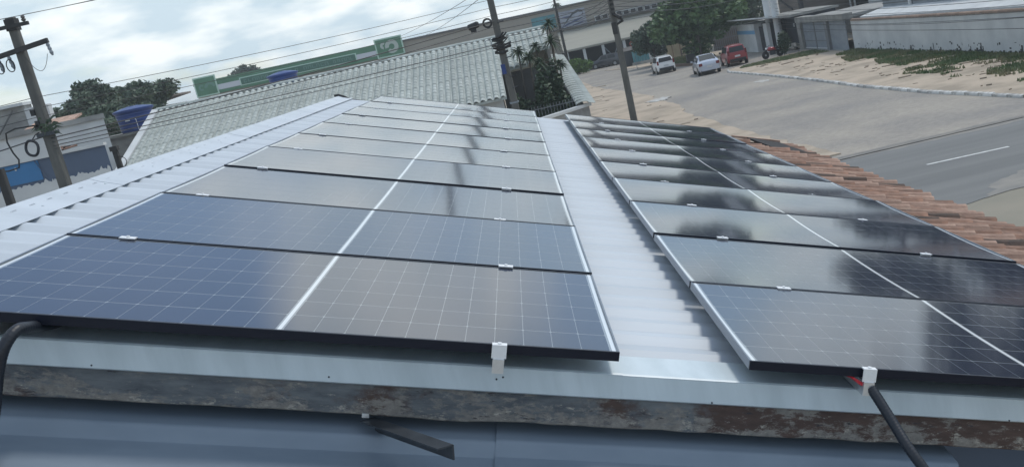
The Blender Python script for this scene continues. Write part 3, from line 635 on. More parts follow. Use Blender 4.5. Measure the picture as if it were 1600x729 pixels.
g = MB(); g.span((0.75 - NO.x, 46.3 - NO.y, 0), (0.95 - NO.x, 49.6 - NO.y, 3.2)); g.build('wall', 'dark_roof', nh)  # courtyard shade put into the dark wall colour
g = MB(); g.span((0.95 - NO.x, 51.4 - NO.y, 0), (3.6 - NO.x, 51.6 - NO.y, 4.0)); g.build('wall', 'dark_roof', nh)  # dark colour here paints in the shaded back of the courtyard
g = MB(); g.add([Vector(p) - NO for p in ((3.62, 51.4, 0), (3.62, 60.2, 0), (3.62, 60.2, 3.6), (3.62, RY_, RZ_ - .2), (3.62, 51.4, RZ_ - .2 - SL * (RY_ - 51.4)), (3.78, 51.4, 0), (3.78, 60.2, 0), (3.78, 60.2, 3.6), (3.78, RY_, RZ_ - .2), (3.78, 51.4, RZ_ - .2 - SL * (RY_ - 51.4)))], [(0, 1, 2, 3, 4), (9, 8, 7, 6, 5), (0, 5, 6, 1), (1, 6, 7, 2), (2, 7, 8, 3), (3, 8, 9, 4), (4, 9, 5, 0)]); g.build('gable_wall', 'grey_wall', nh)
# left gable end and white triangle
g = MB(); g.span((-16.6 - NO.x, 46.2 - NO.y, 0), (-16.4 - NO.x, 60 - NO.y, 3.2)); g.build('wall', 'grey_wall', nh)
# courtyard: street wall with tiled slanting cap, front wall with coping, bars
sw = thing('courtyard_wall', 'courtyard side wall with a slanting pale tile cap, running along the street', 'wall', (4.3, 51, 0))
SO = sw.location
A_, B_ = Vector((4.61, 45.62, 2.05)), Vector((4.12, 56.1, 4.25))
g = MB(); q = [(4.62, 45.7, 0), (4.13, 56.1, 0), (4.13, 56.1, 4.1), (4.62, 45.7, 1.92)]; g.add([Vector(p) - SO for p in q] + [Vector(p) + Vector((-.16, 0, 0)) - SO for p in q], [(0, 1, 2, 3), (7, 6, 5, 4), (0, 4, 5, 1), (1, 5, 6, 2), (2, 6, 7, 3), (3, 7, 4, 0)]); g.build('wall_panel', 'grey_wall', sw)
cm = MB()
for side in (0, 1):
    cm.strip([[(.30 * math.cos(math.pi * j / 6) - .09, t * .45, .10 * math.sin(math.pi * j / 6) + (.02 if t == 0 else 0)) for j in range(7)] for t in (1, 0)], (0, 0, .02)); break
cme = cm.mesh('cap_tile', 'roof_white'); dv = (B_ - A_); nl = int(dv.length / .40)
rotc = dv.to_track_quat('Y', 'Z').to_matrix().to_4x4()
for k in range(nl): link('cap_tile', cme, sw, Matrix.Translation(A_ + dv * (k / nl) - SO) @ rotc @ Matrix.Rotation(R(random.uniform(-3, 3)), 4, 'Y'))
ym = MB(); ym.strip([[(.10 * math.cos(math.pi * j / 5), 0 - .0, .06 * math.sin(math.pi * j / 5)) for j in range(6)], [(.11 * math.cos(math.pi * j / 5), -.36, .06 * math.sin(math.pi * j / 5) - .10) for j in range(6)]], (0, 0, .014)); yme = ym.mesh('edge_tile', 'roof_white')
for k in range(44): link('edge_tile', yme, sw, Matrix.Translation(A_ + dv * ((k + .5) / 44) + Vector((.16, 0, .0)) - SO) @ Matrix.Rotation(R(90), 4, 'Z'))
fw = thing('front_wall', 'low grey courtyard front wall with a pale coping, behind the bare roof strip', 'wall', (2.2, 44, 0))
a, b = Vector((4.76, 46.1, 0)), Vector((-1.0, 39.4, 0)); dr = (a - b).normalized()
a, b = a - fw.location, b - fw.location
g = MB(); g.beam(a + Vector((0, 0, .93)), b + Vector((0, 0, .93)), .16, 1.86); g.build('wall_panel', 'grey_wall', fw)
g = MB(); g.beam(a + Vector((0, 0, 1.93)) + dr * .1, b + Vector((0, 0, 1.93)), .34, .14); g.build('coping', 'white_wall', fw)
iv = thing('iron_fence', 'row of thin grey iron bars between the courtyard plants and the low front wall', 'fence', (2.8, 46.3, 0))
g = MB(); g.tube([(0, 0, 0), (0, 0, 2.35)], .016, 5); bm_ = g.mesh('bar', 'gate_frame')
for k in range(24): link('bar', bm_, iv, Matrix.Translation((-1.7 + k * .15, -.2 + k * .012, 0)))
for z in (.5, 2.2):
    g = MB(); g.beam((-1.8, -.2, z), (1.85, .1, z), .03, .04); g.build('rail', 'gate_frame', iv)

# ------------------------------------------------------------------ plants
def leaves(n, fn, size, seed, aspect=.55, flat=.5):
    rr = random.Random(seed); V = []; F = []
    for _ in range(n):
        c, sc_ = fn(rr); a = Vector((rr.gauss(0, 1), rr.gauss(0, 1), rr.gauss(0, flat))).normalized(); b = a.cross(Vector((rr.gauss(0, 1), rr.gauss(0, 1), rr.gauss(0, 1)))).normalized()
        s_ = size * rr.uniform(.6, 1.3) * sc_; o = len(V); V += [c - a * s_, c + b * s_ * aspect, c + a * s_, c - b * s_ * aspect]; F.append((o, o + 1, o + 2, o + 3))
    return V, F
def clumps(cs):
    tot = [c[1][0] * c[1][1] * c[1][2] for c in cs]; cum = np.cumsum(tot) / sum(tot)
    def fn(rr):
        k = int(np.searchsorted(cum, rr.random())); c, r = cs[k]
        d = Vector((rr.gauss(0, 1), rr.gauss(0, 1), rr.gauss(0, 1))).normalized() * (rr.random() ** .4)
        return Vector((c[0] + d.x * r[0], c[1] + d.y * r[1], c[2] + d.z * r[2])), 1.0
    return fn
def tree(name, label, cat, base, height, crown, seed, n=3000, leaf=.28, m='leaf', trunk=.16, group=None, ncl=16, fill=.42):
    """crown: (centre height, horizontal radius, vertical radius); irregular clumps on limbs"""
    t = thing(name, label, cat, base, 0, group); rr = random.Random(seed); hc, rh, rv = crown
    cs = [((0, 0, hc), (rh * .45, rh * .45, rv * .55))]; g = MB()
    top = hc - rv * .35
    g.tube([(0, 0, -.1), (rr.uniform(-.1, .1), rr.uniform(-.1, .1), top * .5), (0, 0, top), (rr.uniform(-.3, .3), 0, hc + rv * .5)], [trunk, trunk * .8, trunk * .65, trunk * .2], 8)
    for k in range(ncl):
        d = Vector((rr.gauss(0, 1), rr.gauss(0, 1), rr.gauss(.15, .8))).normalized(); q = rr.uniform(.55, .95)
        c = Vector((d.x * rh * q, d.y * rh * q, hc + d.z * rv * q)); f = fill * rr.uniform(.7, 1.2)
        cs.append((c, (rh * f, rh * f, rv * f)))
        if k % 2 == 0: g.tube([(0, 0, top * rr.uniform(.75, 1)), (c.x * .5, c.y * .5, (top + c.z) / 2 + .1), tuple(c)], [trunk * .45, trunk * .3, trunk * .08], 6)
    g.build('trunk', 'bark', t, True)
    V, F = leaves(n, clumps(cs), leaf, seed); g = MB(); g.v = V; g.f = F; g.build('crown', m, t)
    return t
tree('shade_tree', 'large round dark green street tree behind the white and silver cars', 'tree', (19.3, 95.5, 0), 8, (4.0, 4.1, 3.1), 11, 12000, .26, 'leaf', .17, ncl=22)
tree('small_tree', 'smaller dark tree beside the teal fence, left of the large round tree', 'tree', (16.0, 104, 0), 4.5, (2.7, 2.3, 1.7), 12, 4500, .20, 'leaf_dark', .12)
tree('back_tree', 'tall pale green tree behind the large round tree and the white house', 'tree', (29.8, 116, 0), 15, (7.6, 5.2, 6.6), 13, 9000, .32, 'leaf_far', .2)
tree('back_tree', 'yellowish tree top showing above the large round tree', 'tree', (24.4, 110, 0), 8, (4.6, 3.0, 2.4), 14, 3000, .27, 'leaf_bright', .17)
tree('broad_tree', 'low broad tree left of the blue tank, closest to the crossarm pole', 'tree', (-31.9, 84, 0), 9, (7.0, 2.7, 2.1), 15, 5500, .22, 'leaf_far', .2)
tree('broad_tree', 'thin domed tree top between the low broad tree and the sign', 'tree', (-34.0, 98, 0), 10, (8.3, 2.1, 1.0), 16, 1200, .18, 'leaf_dark', .2, ncl=9)
tree('broad_tree', 'dense dark spreading tree next to the left end of the green sign', 'tree', (-31.2, 96, 0), 10, (7.3, 2.7, 1.7), 17, 4500, .24, 'leaf_dark', .2)
tree('broad_tree', 'dull low tree behind the blue tank on the wall', 'tree', (-26.6, 74, 0), 7, (5.7, 3.0, 1.3), 18, 4000, .22, 'leaf_far', .2)
tree('far_tree', 'small rounded tree top peeking over the green sign', 'tree', (-52.0, 220, 0), 12, (10.2, 3.2, 1.9), 19, 1600, .35, 'leaf_dark', .3)
# tall trees behind the long wall, seen mirrored in the right-hand panels
for k, (x, y, h, rh) in enumerate(((43, 92, 10, 4.6), (45, 76, 10.5, 5.2), (46, 62, 9.5, 5.0), (48, 49, 9.5, 5.2))):
    tree('yard_tree', ('tall tree behind the roofs nearest the veranda posts', 'tall tree behind the lean-to, second from the veranda', 'tall tree behind the middle of the long white wall', 'tall tree behind the right end of the long white wall')[k], 'tree', (x, y, 0), h, (h * .80, rh * 1.1, h * .46), 40 + k, 4200, .36, 'leaf_dark', .22, 'trees behind the long wall')
def palm(label, base, h, r, seed, n=26, lean=(0, 0), group=None, name='courtyard_palm', drop=.5, w=.035):
    t = thing(name, label, 'palm', base, 0, group); rr = random.Random(seed); top = Vector((lean[0], lean[1], h))
    g = MB(); g.tube([(0, 0, -.05), tuple(top * .5 + Vector((rr.uniform(-.05, .05), 0, 0))), tuple(top)], [.055, .045, .04], 7); g.build('trunk', 'bark', t, True)
    g = MB()
    for k in range(n):
        a = rr.uniform(0, 2 * math.pi); e = rr.uniform(-.5, 1.35); L_ = r * rr.uniform(.7, 1.15); d = Vector((math.cos(a) * math.cos(e), math.sin(a) * math.cos(e), math.sin(e))); sx = d.cross(Vector((0, 0, 1))).normalized()
        P = [top + d * L_ * q + Vector((0, 0, -drop * L_ * q * q)) for q in (0, .35, .7, 1)]; ww = [w * .6, w, w * .8, 0.004]
        g.strip([[tuple(p - sx * v), tuple(p + Vector((0, 0, -v * .5))), tuple(p + sx * v)] for p, v in zip(P, ww)])
    g.build('crown', 'palm', t); return t
ph = [(2.16, 48.9, 5.0, .50, 'spiky courtyard palm nearest the middle pole, head against the white tiles'), (2.60, 48.4, 4.65, .48, 'spiky courtyard palm, second from the middle pole'), (3.05, 49.2, 5.05, .42, 'spiky courtyard palm standing third from the middle pole'),
      (3.84, 48.6, 5.15, .62, 'bushy courtyard palm just below the tallest palm'), (3.93, 49.2, 5.95, .55, 'tallest courtyard palm, head in front of the teal board'), (3.03, 47.6, 4.30, .45, 'short courtyard palm in front of the taller ones'), (4.0, 48.2, 4.0, .42, 'short courtyard palm leaning beside the slanting tile cap')]
for k, (x, y, z, r, lab) in enumerate(ph): palm(lab, (x - .25, y, 0), z, r * 1.15, 60 + k, 70, (.25, 0), 'palms in the courtyard')
def bush(name, label, base, rx, ry, h, seed, n, leaf, m):
    t = thing(name, label, 'bush', base); rr = random.Random(seed)
    cs = [((rr.uniform(-rx, rx) * .6, rr.uniform(-ry, ry) * .6, h * rr.uniform(.35, .7)), (rx * .5, ry * .5, h * .36)) for _ in range(9)]
    g = MB()
    for c, _ in cs: g.tube([(0, 0, -.05), (c[0] * .5, c[1] * .5, c[2] * .5), c], [.03, .022, .01], 5)
    g.build('stem', 'bark', t); V, F = leaves(n, clumps(cs), leaf, seed); g = MB(); g.v = V; g.f = F; g.build('foliage', m, t)
bush('courtyard_shrub', 'tall dark conical shrub in the middle of the courtyard palms', (3.15, 47.3, 0), .75, .6, 4.3, 71, 4200, .12, 'leaf_dark')
bush('courtyard_shrub', 'low dark shrub left in the courtyard beside the middle pole', (1.9, 47.6, 0), .7, .6, 3.0, 72, 1800, .12, 'leaf_dark')
bush('courtyard_shrub', 'brownish low shrub filling the right corner of the courtyard', (3.9, 47.5, 0), .45, .6, 2.6, 73, 1600, .11, 'leaf_dark')
bush('hedge', 'bright green clipped bush at the street corner before the arcade', (9.1, 121, 0), 1.75, 1.0, 1.9, 74, 3200, .17, 'leaf_bright')
bush('garden_bush', 'dark feathery bush beside the red motorcycle', (22.55, 77.3, .1), .65, .6, 1.75, 75, 1600, .12, 'leaf_dark')
palm('distant palm whose head rises above the long warehouse roof', (10.3, 165, 0), 9.3, 1.5, 80, 40, (0, 0), None, 'far_palm', .9, .13)

# ------------------------------------------------------------------ long warehouse with the green sign
wh = thing('warehouse', 'long beige warehouse with a sheltered arcade at street level behind the tiled house', 'warehouse', (0, 130, 0))
FY = 130.0
g = MB(); g.span((-36.5, 0, 0), (7.9, 26, 8.1)); g.build('wall', 'beige_wall', wh)
g = MB(); g.span((7.9, 0, 2.6), (34, 26, 8.1)); g.build('upper_wall', 'beige_wall', wh)
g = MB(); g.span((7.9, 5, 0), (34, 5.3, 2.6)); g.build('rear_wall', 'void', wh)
g = MB(); g.span((-12.2, -.25, 8.1), (34.2, 26.2, 8.33)); g.build('roof_edge', 'dark_roof', wh)
g = MB(); g.span((-36.7, -.05, 8.1), (-12.2, 26.2, 8.2)); g.build('roof_edge', 'dark_roof', wh)
g = MB(); g.span((7.0, -.5, 5.48), (34, -.0, 5.62)); g.build('ledge', 'dark_roof', wh)
for k in range(10):
    g = MB(); z = 2.95 + k * .52; g.span((-11 if z > 5.6 else 7.9, -.03, z), (34, 0, z + .05)); g.build('cladding_seam', 'beige_roof', wh)
q = [(7.9, -.05, 5.3), (34, -.05, 5.3), (34, -4.6, 2.95), (7.9, -4.6, 2.95)]
g = MB(); g.add(q + [(a, b, c - .22) for a, b, c in q], [(3, 2, 1, 0), (4, 5, 6, 7), (0, 1, 5, 4), (1, 2, 6, 5), (2, 3, 7, 6), (3, 0, 4, 7)]); g.build('canopy', 'beige_roof', wh)
g = MB(); g.box((0, 0, 1.3), (.34, .34, 2.75)); pme = g.mesh('pillar', 'white_wall')
for x in (8.3, 10.45, 12.8, 15.45, 18.2, 21): link('pillar', pme, wh, Matrix.Translation((x, -4.3, 0)))
for (xa, xb) in ((12.8, 13.9), (14.8, 13.9)):
    g = MB(); g.beam((xa, -4.3, 2.6), (xb, -4.3, 1.0), .09, .09); g.build('brace', 'gate', wh)
g = MB(); g.span((8.5, -3.6, 0), (12.5, -3.4, .95)); g.build('low_wall', 'grey_wall', wh)
bm2 = MB(); bm2.box((0, 0, 0), (.62, .3, .46)); bme = bm2.mesh('cooling_unit', 'black'); fm = MB(); fm.box((0, .02, 0), (.82, .26, .62)); fme = fm.mesh('unit_frame', 'white_wall')
for k in range(10):
    if k == 2: continue
    o = link('unit_frame', fme, wh, Matrix.Translation((13.3 + k * .91, -.15, 5.95))); link('cooling_unit', bme, o, Matrix.Translation((0, -.06, 0)))
# upper storey set back at the right end
g = MB(); g.span((17, 3, 8.33), (34, 20, 11)); g.build('upper_block', 'beige_wall', wh)
# green sign
sg = thing('roof_sign', 'long green sign board with pale stripes and a square emblem at each end', 'sign', (-23.5, 129.6, 6.6))
S0 = sg.location
def sp(name, x0, x1, z0, z1, m, dy=0.0, th=.10):
    g = MB(); g.span((x0 - S0.x, -th / 2 - dy, z0 - S0.z), (x1 - S0.x, th / 2 - dy, z1 - S0.z)); return g.build(name, m, sg)
xa, xb, xc, xd = -36.45, -33.75, -14.35, -10.95
sp('upper_band', xb, xc, 7.72, 8.46, 'green'); sp('lower_band', xb, xc, 6.72, 7.32, 'green', .004)
sp('white_panel', xb, xc, 7.10, 7.74, 'sign_white', .03)
sp('name_board', -31.1, -16.8, 7.02, 7.98, 'mint', .07); sp('name_panel', -30.95, -16.95, 7.12, 7.87, 'green_dark', .12, .06)
for x0, x1 in ((xa, xb), (xc, xd)):
    sp('square_rim', x0, x1, 6.66, 9.02, 'mint', .10, .16); sp('square_face', x0 + .16, x1 - .16, 6.82, 8.86, 'green', .16, .10)
def disc(cx, cz, r, m, name, hole=0, a0=0, a1=2 * math.pi, sx=1.0):
    g = MB(); n = 20; ri = hole; A_ = [(cx - S0.x + r * sx * math.cos(a0 + (a1 - a0) * k / n), -.225, cz - S0.z + r * math.sin(a0 + (a1 - a0) * k / n)) for k in range(n + 1)]; B_ = [(cx - S0.x + ri * sx * math.cos(a0 + (a1 - a0) * k / n), -.225, cz - S0.z + ri * math.sin(a0 + (a1 - a0) * k / n)) for k in range(n + 1)]
    g.strip([A_, B_], (0, -.02, 0)); return g.build(name, m, sg)
# right emblem: thick broken ring with a tail and a small blade; left emblem: fainter arch
disc(-12.35, 7.85, .82, 'emblem', 'emblem', .34, R(-140), R(190)); disc(-13.3, 8.10, .42, 'emblem', 'emblem', .12, R(60), R(260))
disc(-34.6, 7.65, .62, 'letter', 'emblem', .30, R(0), R(180), 1.1); disc(-35.6, 7.75, .36, 'letter', 'emblem', .14, R(40), R(300)); 
rr = random.Random(9)
x = -30.6; k = 0                          # the name is too blurred to read: letter-like strokes of the same rhythm
while x < -17.3:
    if k % 7 != 6:
        wd = rr.uniform(.26, .44); g = MB(); X = x - S0.x; zz0, zz1 = 7.30 - S0.z, 7.68 - S0.z
        kind = rr.randrange(4)
        g.span((X, -.17, zz0), (X + .085, -.145, zz1))
        if kind != 1: g.span((X + .085, -.17, zz1 - .08), (X + wd, -.145, zz1))
        if kind in (0, 3): g.span((X + wd - .085, -.17, zz0), (X + wd, -.145, zz1 - .08))
        if kind in (1, 2): g.span((X + .085, -.17, zz0), (X + wd, -.145, zz0 + .08))
        g.build('letter', 'letter', sg)
    x += .52; k += 1
tb = MB(); tb.span((5.05, 129.86, 5.95), (8.05, 129.95, 7.55)); tag(tb.build('teal_board', 'teal'), 'teal board on the warehouse wall beside the pale banner', 'board')
bn = thing('banner', 'pale lilac banner with dark curved swoosh on the warehouse wall', 'banner', (10.1, 129.9, 5.4))
g = MB(); g.span((-1.85, -.06, 0), (1.75, 0.0, 2.2)); g.build('cloth', 'lilac', bn)
def bar2(P, w, m, name):
    g = MB(); n = len(P); up = [(p[0], -.075, p[1] + w[i]) for i, p in enumerate(P)]; dn = [(p[0], -.075, p[1] - w[i]) for i, p in enumerate(P)]; g.strip([up, dn], (0, .012, 0)); g.build(name, m, bn)
bar2([(-1.3, .45), (-.6, 1.1), (.2, 1.75), (.9, 1.98), (1.45, 1.85), (1.5, 1.55), (1.2, 1.35)], [.03, .10, .13, .14, .12, .09, .03], 'steel', 'swoosh')
bar2([(-1.5, .30), (-.7, .55), (.3, .80), (1.3, 1.02)], [.05, .10, .12, .04], 'navy', 'swoosh'); bar2([(-1.2, 1.45), (-.6, 1.40), (0, 1.45)], [.05, .16, .05], 'navy', 'mark'); bar2([(-.1, .35), (.8, .45), (1.5, .6)], [.03, .08, .03], 'navy', 'mark')

# ------------------------------------------------------------------ buildings on the left
bw = thing('painted_wall', 'long house wall painted blue and blue grey with a white parapet, behind the crossarm pole', 'building', (-14.3, 36, 0))
BO = bw.location
def bb(name, x0, x1, y0, y1, z0, z1, m, par=bw, O=BO):
    g = MB(); g.span((x0 - O.x, y0 - O.y, z0), (x1 - O.x, y1 - O.y, z1)); return g.build(name, m, par)
g = MB(); g.slab([(-24 - BO.x, 0), (-13.0 - BO.x, 0), (-14.7 - BO.x, 4), (-24 - BO.x, 4)], 0, 5.0); g.build('wall', 'mural_grey', bw); bb('mural', -24, -15.36, 35.97, 35.998, 4.28, 4.98, 'mural_blue')
bb('parapet', -24, -14.6, 35.9, 36.3, 5.004, 5.42, 'white_wall')
bb('parapet', -14.6, -13.0, 35.92, 36.2, 5.004, 5.10, 'white_wall')
b6 = thing('concrete_building', 'bare concrete wall under the large blue tank beside the tiled roof', 'building', (-19, 56, 0))
bb('wall', -30, -15.5, 56, 62, 0, 4.92, 'grey_wall', b6, b6.location); bb('ledge', -30, -15.4, 55.8, 62.1, 4.924, 5.04, 'concrete', b6, b6.location)
rr = random.Random(8); g = MB(); pp = [(-24, 3.2), (-24, 4.2)]
x = -23.9
while x < -13.05: pp.append((x, 4.17 + rr.uniform(-.05, .05) + (rr.uniform(0, .10) if rr.random() < .3 else 0))); x += rr.uniform(.02, .09)
pp += [(-13.05, 4.25), (-13.05, 3.2)]; n = len(pp)
g.add([(a - BO.x, -.035, c) for a, c in pp] + [(a - BO.x, -.002, c) for a, c in pp], [tuple(range(n)), tuple(range(2 * n - 1, n - 1, -1))] + [(i, i + n, (i + 1) % n + n, (i + 1) % n) for i in range(n)]); g.build('bare_plaster', 'white_wall', bw)
g = MB(); g.tube([(-15.45 - BO.x, -.06, 4.98), (-15.2 - BO.x, -.06, 4.3)], .015, 5); g.build('pipe', 'mural_grey', bw)
for z in (4.86, 4.80): 
    g = MB(); g.box((-16.15 - BO.x, -.06, z), (.05, .03, .05)); g.build('switch_box', 'white_wall', bw)
rt = thing('tile_heap', 'scattered red clay tiles and boards lying on the flat roof of the painted wall', 'tiles', (-15.3, 38.0, 5.0))
rr = random.Random(33)
for k in range(26):
    g = MB(); g.strip([[(.07 * math.cos(math.pi * j / 4), t * .42, .05 * math.sin(math.pi * j / 4)) for j in range(5)] for t in (1, 0)], (0, 0, .012))
    o = g.build('tile', 'clay' if k % 3 else 'dark_board', rt); o.location = (rr.uniform(-.75, .8), rr.uniform(-2.0, 1.2), .09 + rr.uniform(0, .12)); o.rotation_euler = (rr.uniform(-.1, .1), rr.uniform(-.2, .2), R(80) + rr.uniform(-.5, .5))
def tank(label, c, r, h):
    t = thing('water_tank', label, 'water tank', c)
    g = MB(); pr = [(r * .86, 0)]
    for k in range(6): z = h * (.05 + .12 * k); q = r * (.88 + .10 * (z / h)); pr += [(q, z), (q + .012, z + .03), (q + .012, z + .06), (q, z + .085)]
    pr += [(r * 1.0, h * .78), (r * 1.05, h * .80), (r * 1.05, h * .84)]
    g.lathe(pr, n=28); smooth_angle(g.build('body', 'tank', t), 35)
    g = MB(); g.lathe([(r * 1.06, h * .842), (r * 1.06, h * .875), (r * .95, h * .90), (r * .55, h * .965), (r * .30, h * .985), (r * .28, h)], n=28); smooth_angle(g.build('lid', 'tank', t), 35)
    g = MB(); g.box((-.12 * r, -r * .955, h * .48), (.24 * r, .02, .07 * h)); g.build('maker_plate', 'lamp_clear', t)
    g = MB(); g.tube([(.35 * r, -r * 1.0, 0), (.35 * r, -r * 1.03, h * .45), (.28 * r, -r * .98, h * .52)], .018, 6); g.build('pipe', 'lamp_clear', t)
    return t
tank('large blue plastic water tank on the concrete wall beside the tiled roof', (-19.05, 57.2, 5.04), 1.0, 1.38)
tank('blue water tank half hidden behind the tile ridge, in front of the green sign', (-10.65, 56.5, 5.35), .80, 1.20)
b2 = thing('flat_roof_house', 'low white flat roofed house behind the painted wall, left of the tank', 'house', (-20.5, 50, 0))
for nm_, z0_, z1_, m_, e_ in (('wall', 0, 6.03, 'white_wall', 0), ('roof_slab', 6.034, 6.28, 'grey_wall', .12)):
    g = MB(); O_ = b2.location; g.slab([(a - O_.x, b - O_.y) for a, b in ((-26, 50 - e_), (-18 + e_, 50 - e_), (-20.8 + e_, 56), (-26, 56))], z0_, z1_); g.build(nm_, m_, b2)
b3 = thing('tall_grey_house', 'pale grey house with a white corner pillar at the left edge, behind the looped cable', 'house', (-29, 60, 0))
bb('wall', -36, -25.72, 60.1, 61, 0, 7.75, 'grey_wall', b3, b3.location); bb('corner_pillar', -25.71, -24.4, 59.9, 60.4, 0, 7.55, 'white_wall', b3, b3.location); bb('roof_slab', -36.3, -25.6, 59.7, 61.2, 7.754, 7.92, 'white_wall', b3, b3.location)
g = MB(); g.beam((-27.9 + 29, -.12, 5.9), (-26.3 + 29, -.12, 7.6), .08, .06); g.build('stair_rail', 'dark_roof', b3)
g = MB(); g.box((-24.0 + 29, -1.2, 6.45), (2.6, 2.0, .10), Matrix.Rotation(R(10), 3, 'X')); g.build('porch_roof', 'clay2', b3)
b4 = thing('shed', 'dark brown roofed shed between the spreading tree and the green sign', 'shed', (-32.6, 100, 0))
bb('wall', -36, -30.6, 100, 106, 0, 6.4, 'dark_roof', b4, b4.location); g = MB(); g.box((-.7, 3, 6.85), (6.2, 6.8, .16), Matrix.Rotation(R(-7), 3, 'Y')); g.build('roof', 'brown_wall', b4)

# ------------------------------------------------------------------ buildings along the right-hand side
lw = thing('long_wall', 'long white street wall with damp stains at its foot and a clay coping', 'wall', (24.75, 53, 0))
LO = lw.location
g = MB(); g.span((0, -23, 0), (.18, 13.8, 2.06)); g.build('wall_panel', 'white_wall', lw)
cpm = MB(); cpm.strip([[(.17 * math.cos(math.pi * j / 5), t * .50, .12 * math.sin(math.pi * j / 5) + .015 * t) for j in range(6)] for t in (1, 0)], (0, 0, .014)); cpme = cpm.mesh('coping_tile', 'coping')
for k in range(75): link('coping_tile', cpme, lw, Matrix.Translation((.09, -22.9 + k * .487, 2.06)) @ Matrix.Rotation(R(random.uniform(-2, 2)), 4, 'Y'))
rr = random.Random(17)
g = MB(); ys, hs = [], []
y = -23.0; h = .2
while y < 13.3:
    h += (rr.uniform(.10, .26) - h) * .6 + (rr.uniform(.1, .38) if rr.random() < .10 else 0); ys.append(y); hs.append(max(.05, h)); y += rr.uniform(.07, .22)
for i in range(len(ys) - 1):
    if rr.random() < .12: continue
    g.span((-.006 - .0006 * (i % 3), ys[i], .0), (-.0005, ys[i + 1] + .01, hs[i] + rr.uniform(-.05, .05)))
    if rr.random() < .30: zc = rr.uniform(.25, .62); g.span((-.005, ys[i], zc), (-.0005, ys[i] + rr.uniform(.04, .2), zc + rr.uniform(.03, .14)))
tag(g.build('damp_stain', 'moss', lw), kind='stuff')
# gate house
gt = thing('gate_house', 'grey street gate with two ribbed leaves, a side door and a concrete lintel', 'gate', (24.5, 72.5, 0)); GO = gt.location
def gb(name, x0, x1, y0, y1, z0, z1, m, par=gt, O=GO):
    g = MB(); g.span((x0 - O.x, y0 - O.y, z0), (x1 - O.x, y1 - O.y, z1)); return g.build(name, m, par)
gb('lintel', 24.25, 25.0, 66.9, 79.0, 2.2, 2.62, 'concrete'); gb('post', 24.3, 24.8, 77.9, 78.9, 0, 2.2, 'concrete'); gb('post', 24.3, 24.8, 71.0, 71.6, 0, 2.2, 'gate_frame')
for y0, y1 in ((71.65, 74.7), (74.75, 77.85)):
    lf = gb('gate_leaf', 24.5, 24.55, y0, y1, .12, 2.15, 'gate')
    for yy in (y0 + .04, y1 - .04): gb('stile', 24.46, 24.5, yy - .04, yy + .04, .12, 2.15, 'gate_frame', lf, Vector((0, 0, 0))).location = (-GO.x, -GO.y, 0)
    for zz_ in (.2, .75, 1.45): gb('cross_rail', 24.463, 24.5, y0 + .08, y1 - .08, zz_ - .03, zz_ + .03, 'gate_frame' if zz_ > .3 else 'white_wall', lf, Vector((0, 0, 0))).location = (-GO.x, -GO.y, 0)
gb('door', 24.5, 24.55, 67.3, 70.95, .05, 2.15, 'mural_grey' if False else 'gate'); gb('threshold', 24.2, 24.5, 67, 78.9, .0, .115, 'concrete')
gb('roof_slab', 24.9, 31, 66.95, 79.0, 2.3, 2.5, 'grey_wall')
# white house with blue stripe
h1 = thing('white_house', 'small white house with a light blue stripe and a dark door behind the red car', 'house', (24.5, 90, 0)); HO = h1.location
gb('wall', 23.0, 26, 88.0, 95.2, 0, 2.5, 'white_wall', h1, HO); gb('stripe', 22.985, 23.0, 88.02, 95.2, 1.62, 1.95, 'blue_stripe', h1, HO)
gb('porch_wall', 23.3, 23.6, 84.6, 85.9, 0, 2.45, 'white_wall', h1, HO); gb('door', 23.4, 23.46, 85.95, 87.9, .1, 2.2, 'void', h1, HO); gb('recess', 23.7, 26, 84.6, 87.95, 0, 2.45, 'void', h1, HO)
g = MB(); g.box((-.9, -1.2, 2.85), (3.2, 12.5, .10), Matrix.Rotation(R(9), 3, 'Y')); g.build('awning', 'white_wall', h1)
# garage recess between posts and gate, rubble at its mouth
h2 = thing('garage', 'dark open garage under a pale slab roof between the white columns and the gate', 'garage', (27, 81.5, 0)); HO2 = h2.location
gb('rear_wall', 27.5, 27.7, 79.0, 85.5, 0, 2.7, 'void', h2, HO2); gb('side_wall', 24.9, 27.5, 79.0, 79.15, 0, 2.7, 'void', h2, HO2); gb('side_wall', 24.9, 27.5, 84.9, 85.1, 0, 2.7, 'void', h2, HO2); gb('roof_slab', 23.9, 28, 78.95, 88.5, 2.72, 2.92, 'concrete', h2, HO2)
gb('front_wall', 24.95, 25.05, 79.2, 84.85, .35, 2.70, 'void', h2, HO2)  # dark sheet across the open mouth, garage shade put into its colour
g = MB(); g.box((24.9 - HO2.x, .3, 1.95), (.04, .28, .28)); g.build('sign_disc', 'lamp_clear', h2)
rr = random.Random(3); g = MB()
for k in range(60): g.box((24.5 + rr.uniform(-.5, .3), 80.8 + rr.uniform(-1.2, 1.4), .12 + rr.uniform(0, .38)), (rr.uniform(.1, .35), rr.uniform(.1, .4), rr.uniform(.08, .2)), Matrix.Rotation(rr.uniform(0, 3), 3, 'Z') @ Matrix.Rotation(rr.uniform(-.4, .4), 3, 'X'))
tag(g.build('rubble', 'rubble'), 'heap of pale rubble at the mouth of the dark garage', 'rubble', kind='stuff')
h3 = thing('boarded_house', 'brown boarded upper storey with a dark corner post above the garage', 'house', (30, 90, 0)); HO3 = h3.location
gb('wall', 28, 33, 89.6, 97.5, 0, 4.6, 'brown_wall', h3, HO3); gb('corner_post', 27.7, 28.0, 88.9, 89.5, 2.9, 5.6, 'dark_pole', h3, HO3); g = MB(); g.box((0.3, 3.5, 4.7), (6.2, 9.4, .14), Matrix.Rotation(R(8), 3, 'Y')); g.build('roof', 'brown_wall', h3)
g = MB(); g.beam((-2.05, 6.5, 3.9), (-2.05, 2.5, 2.9), .06, .18); g.build('beam', 'dark_pole', h3)
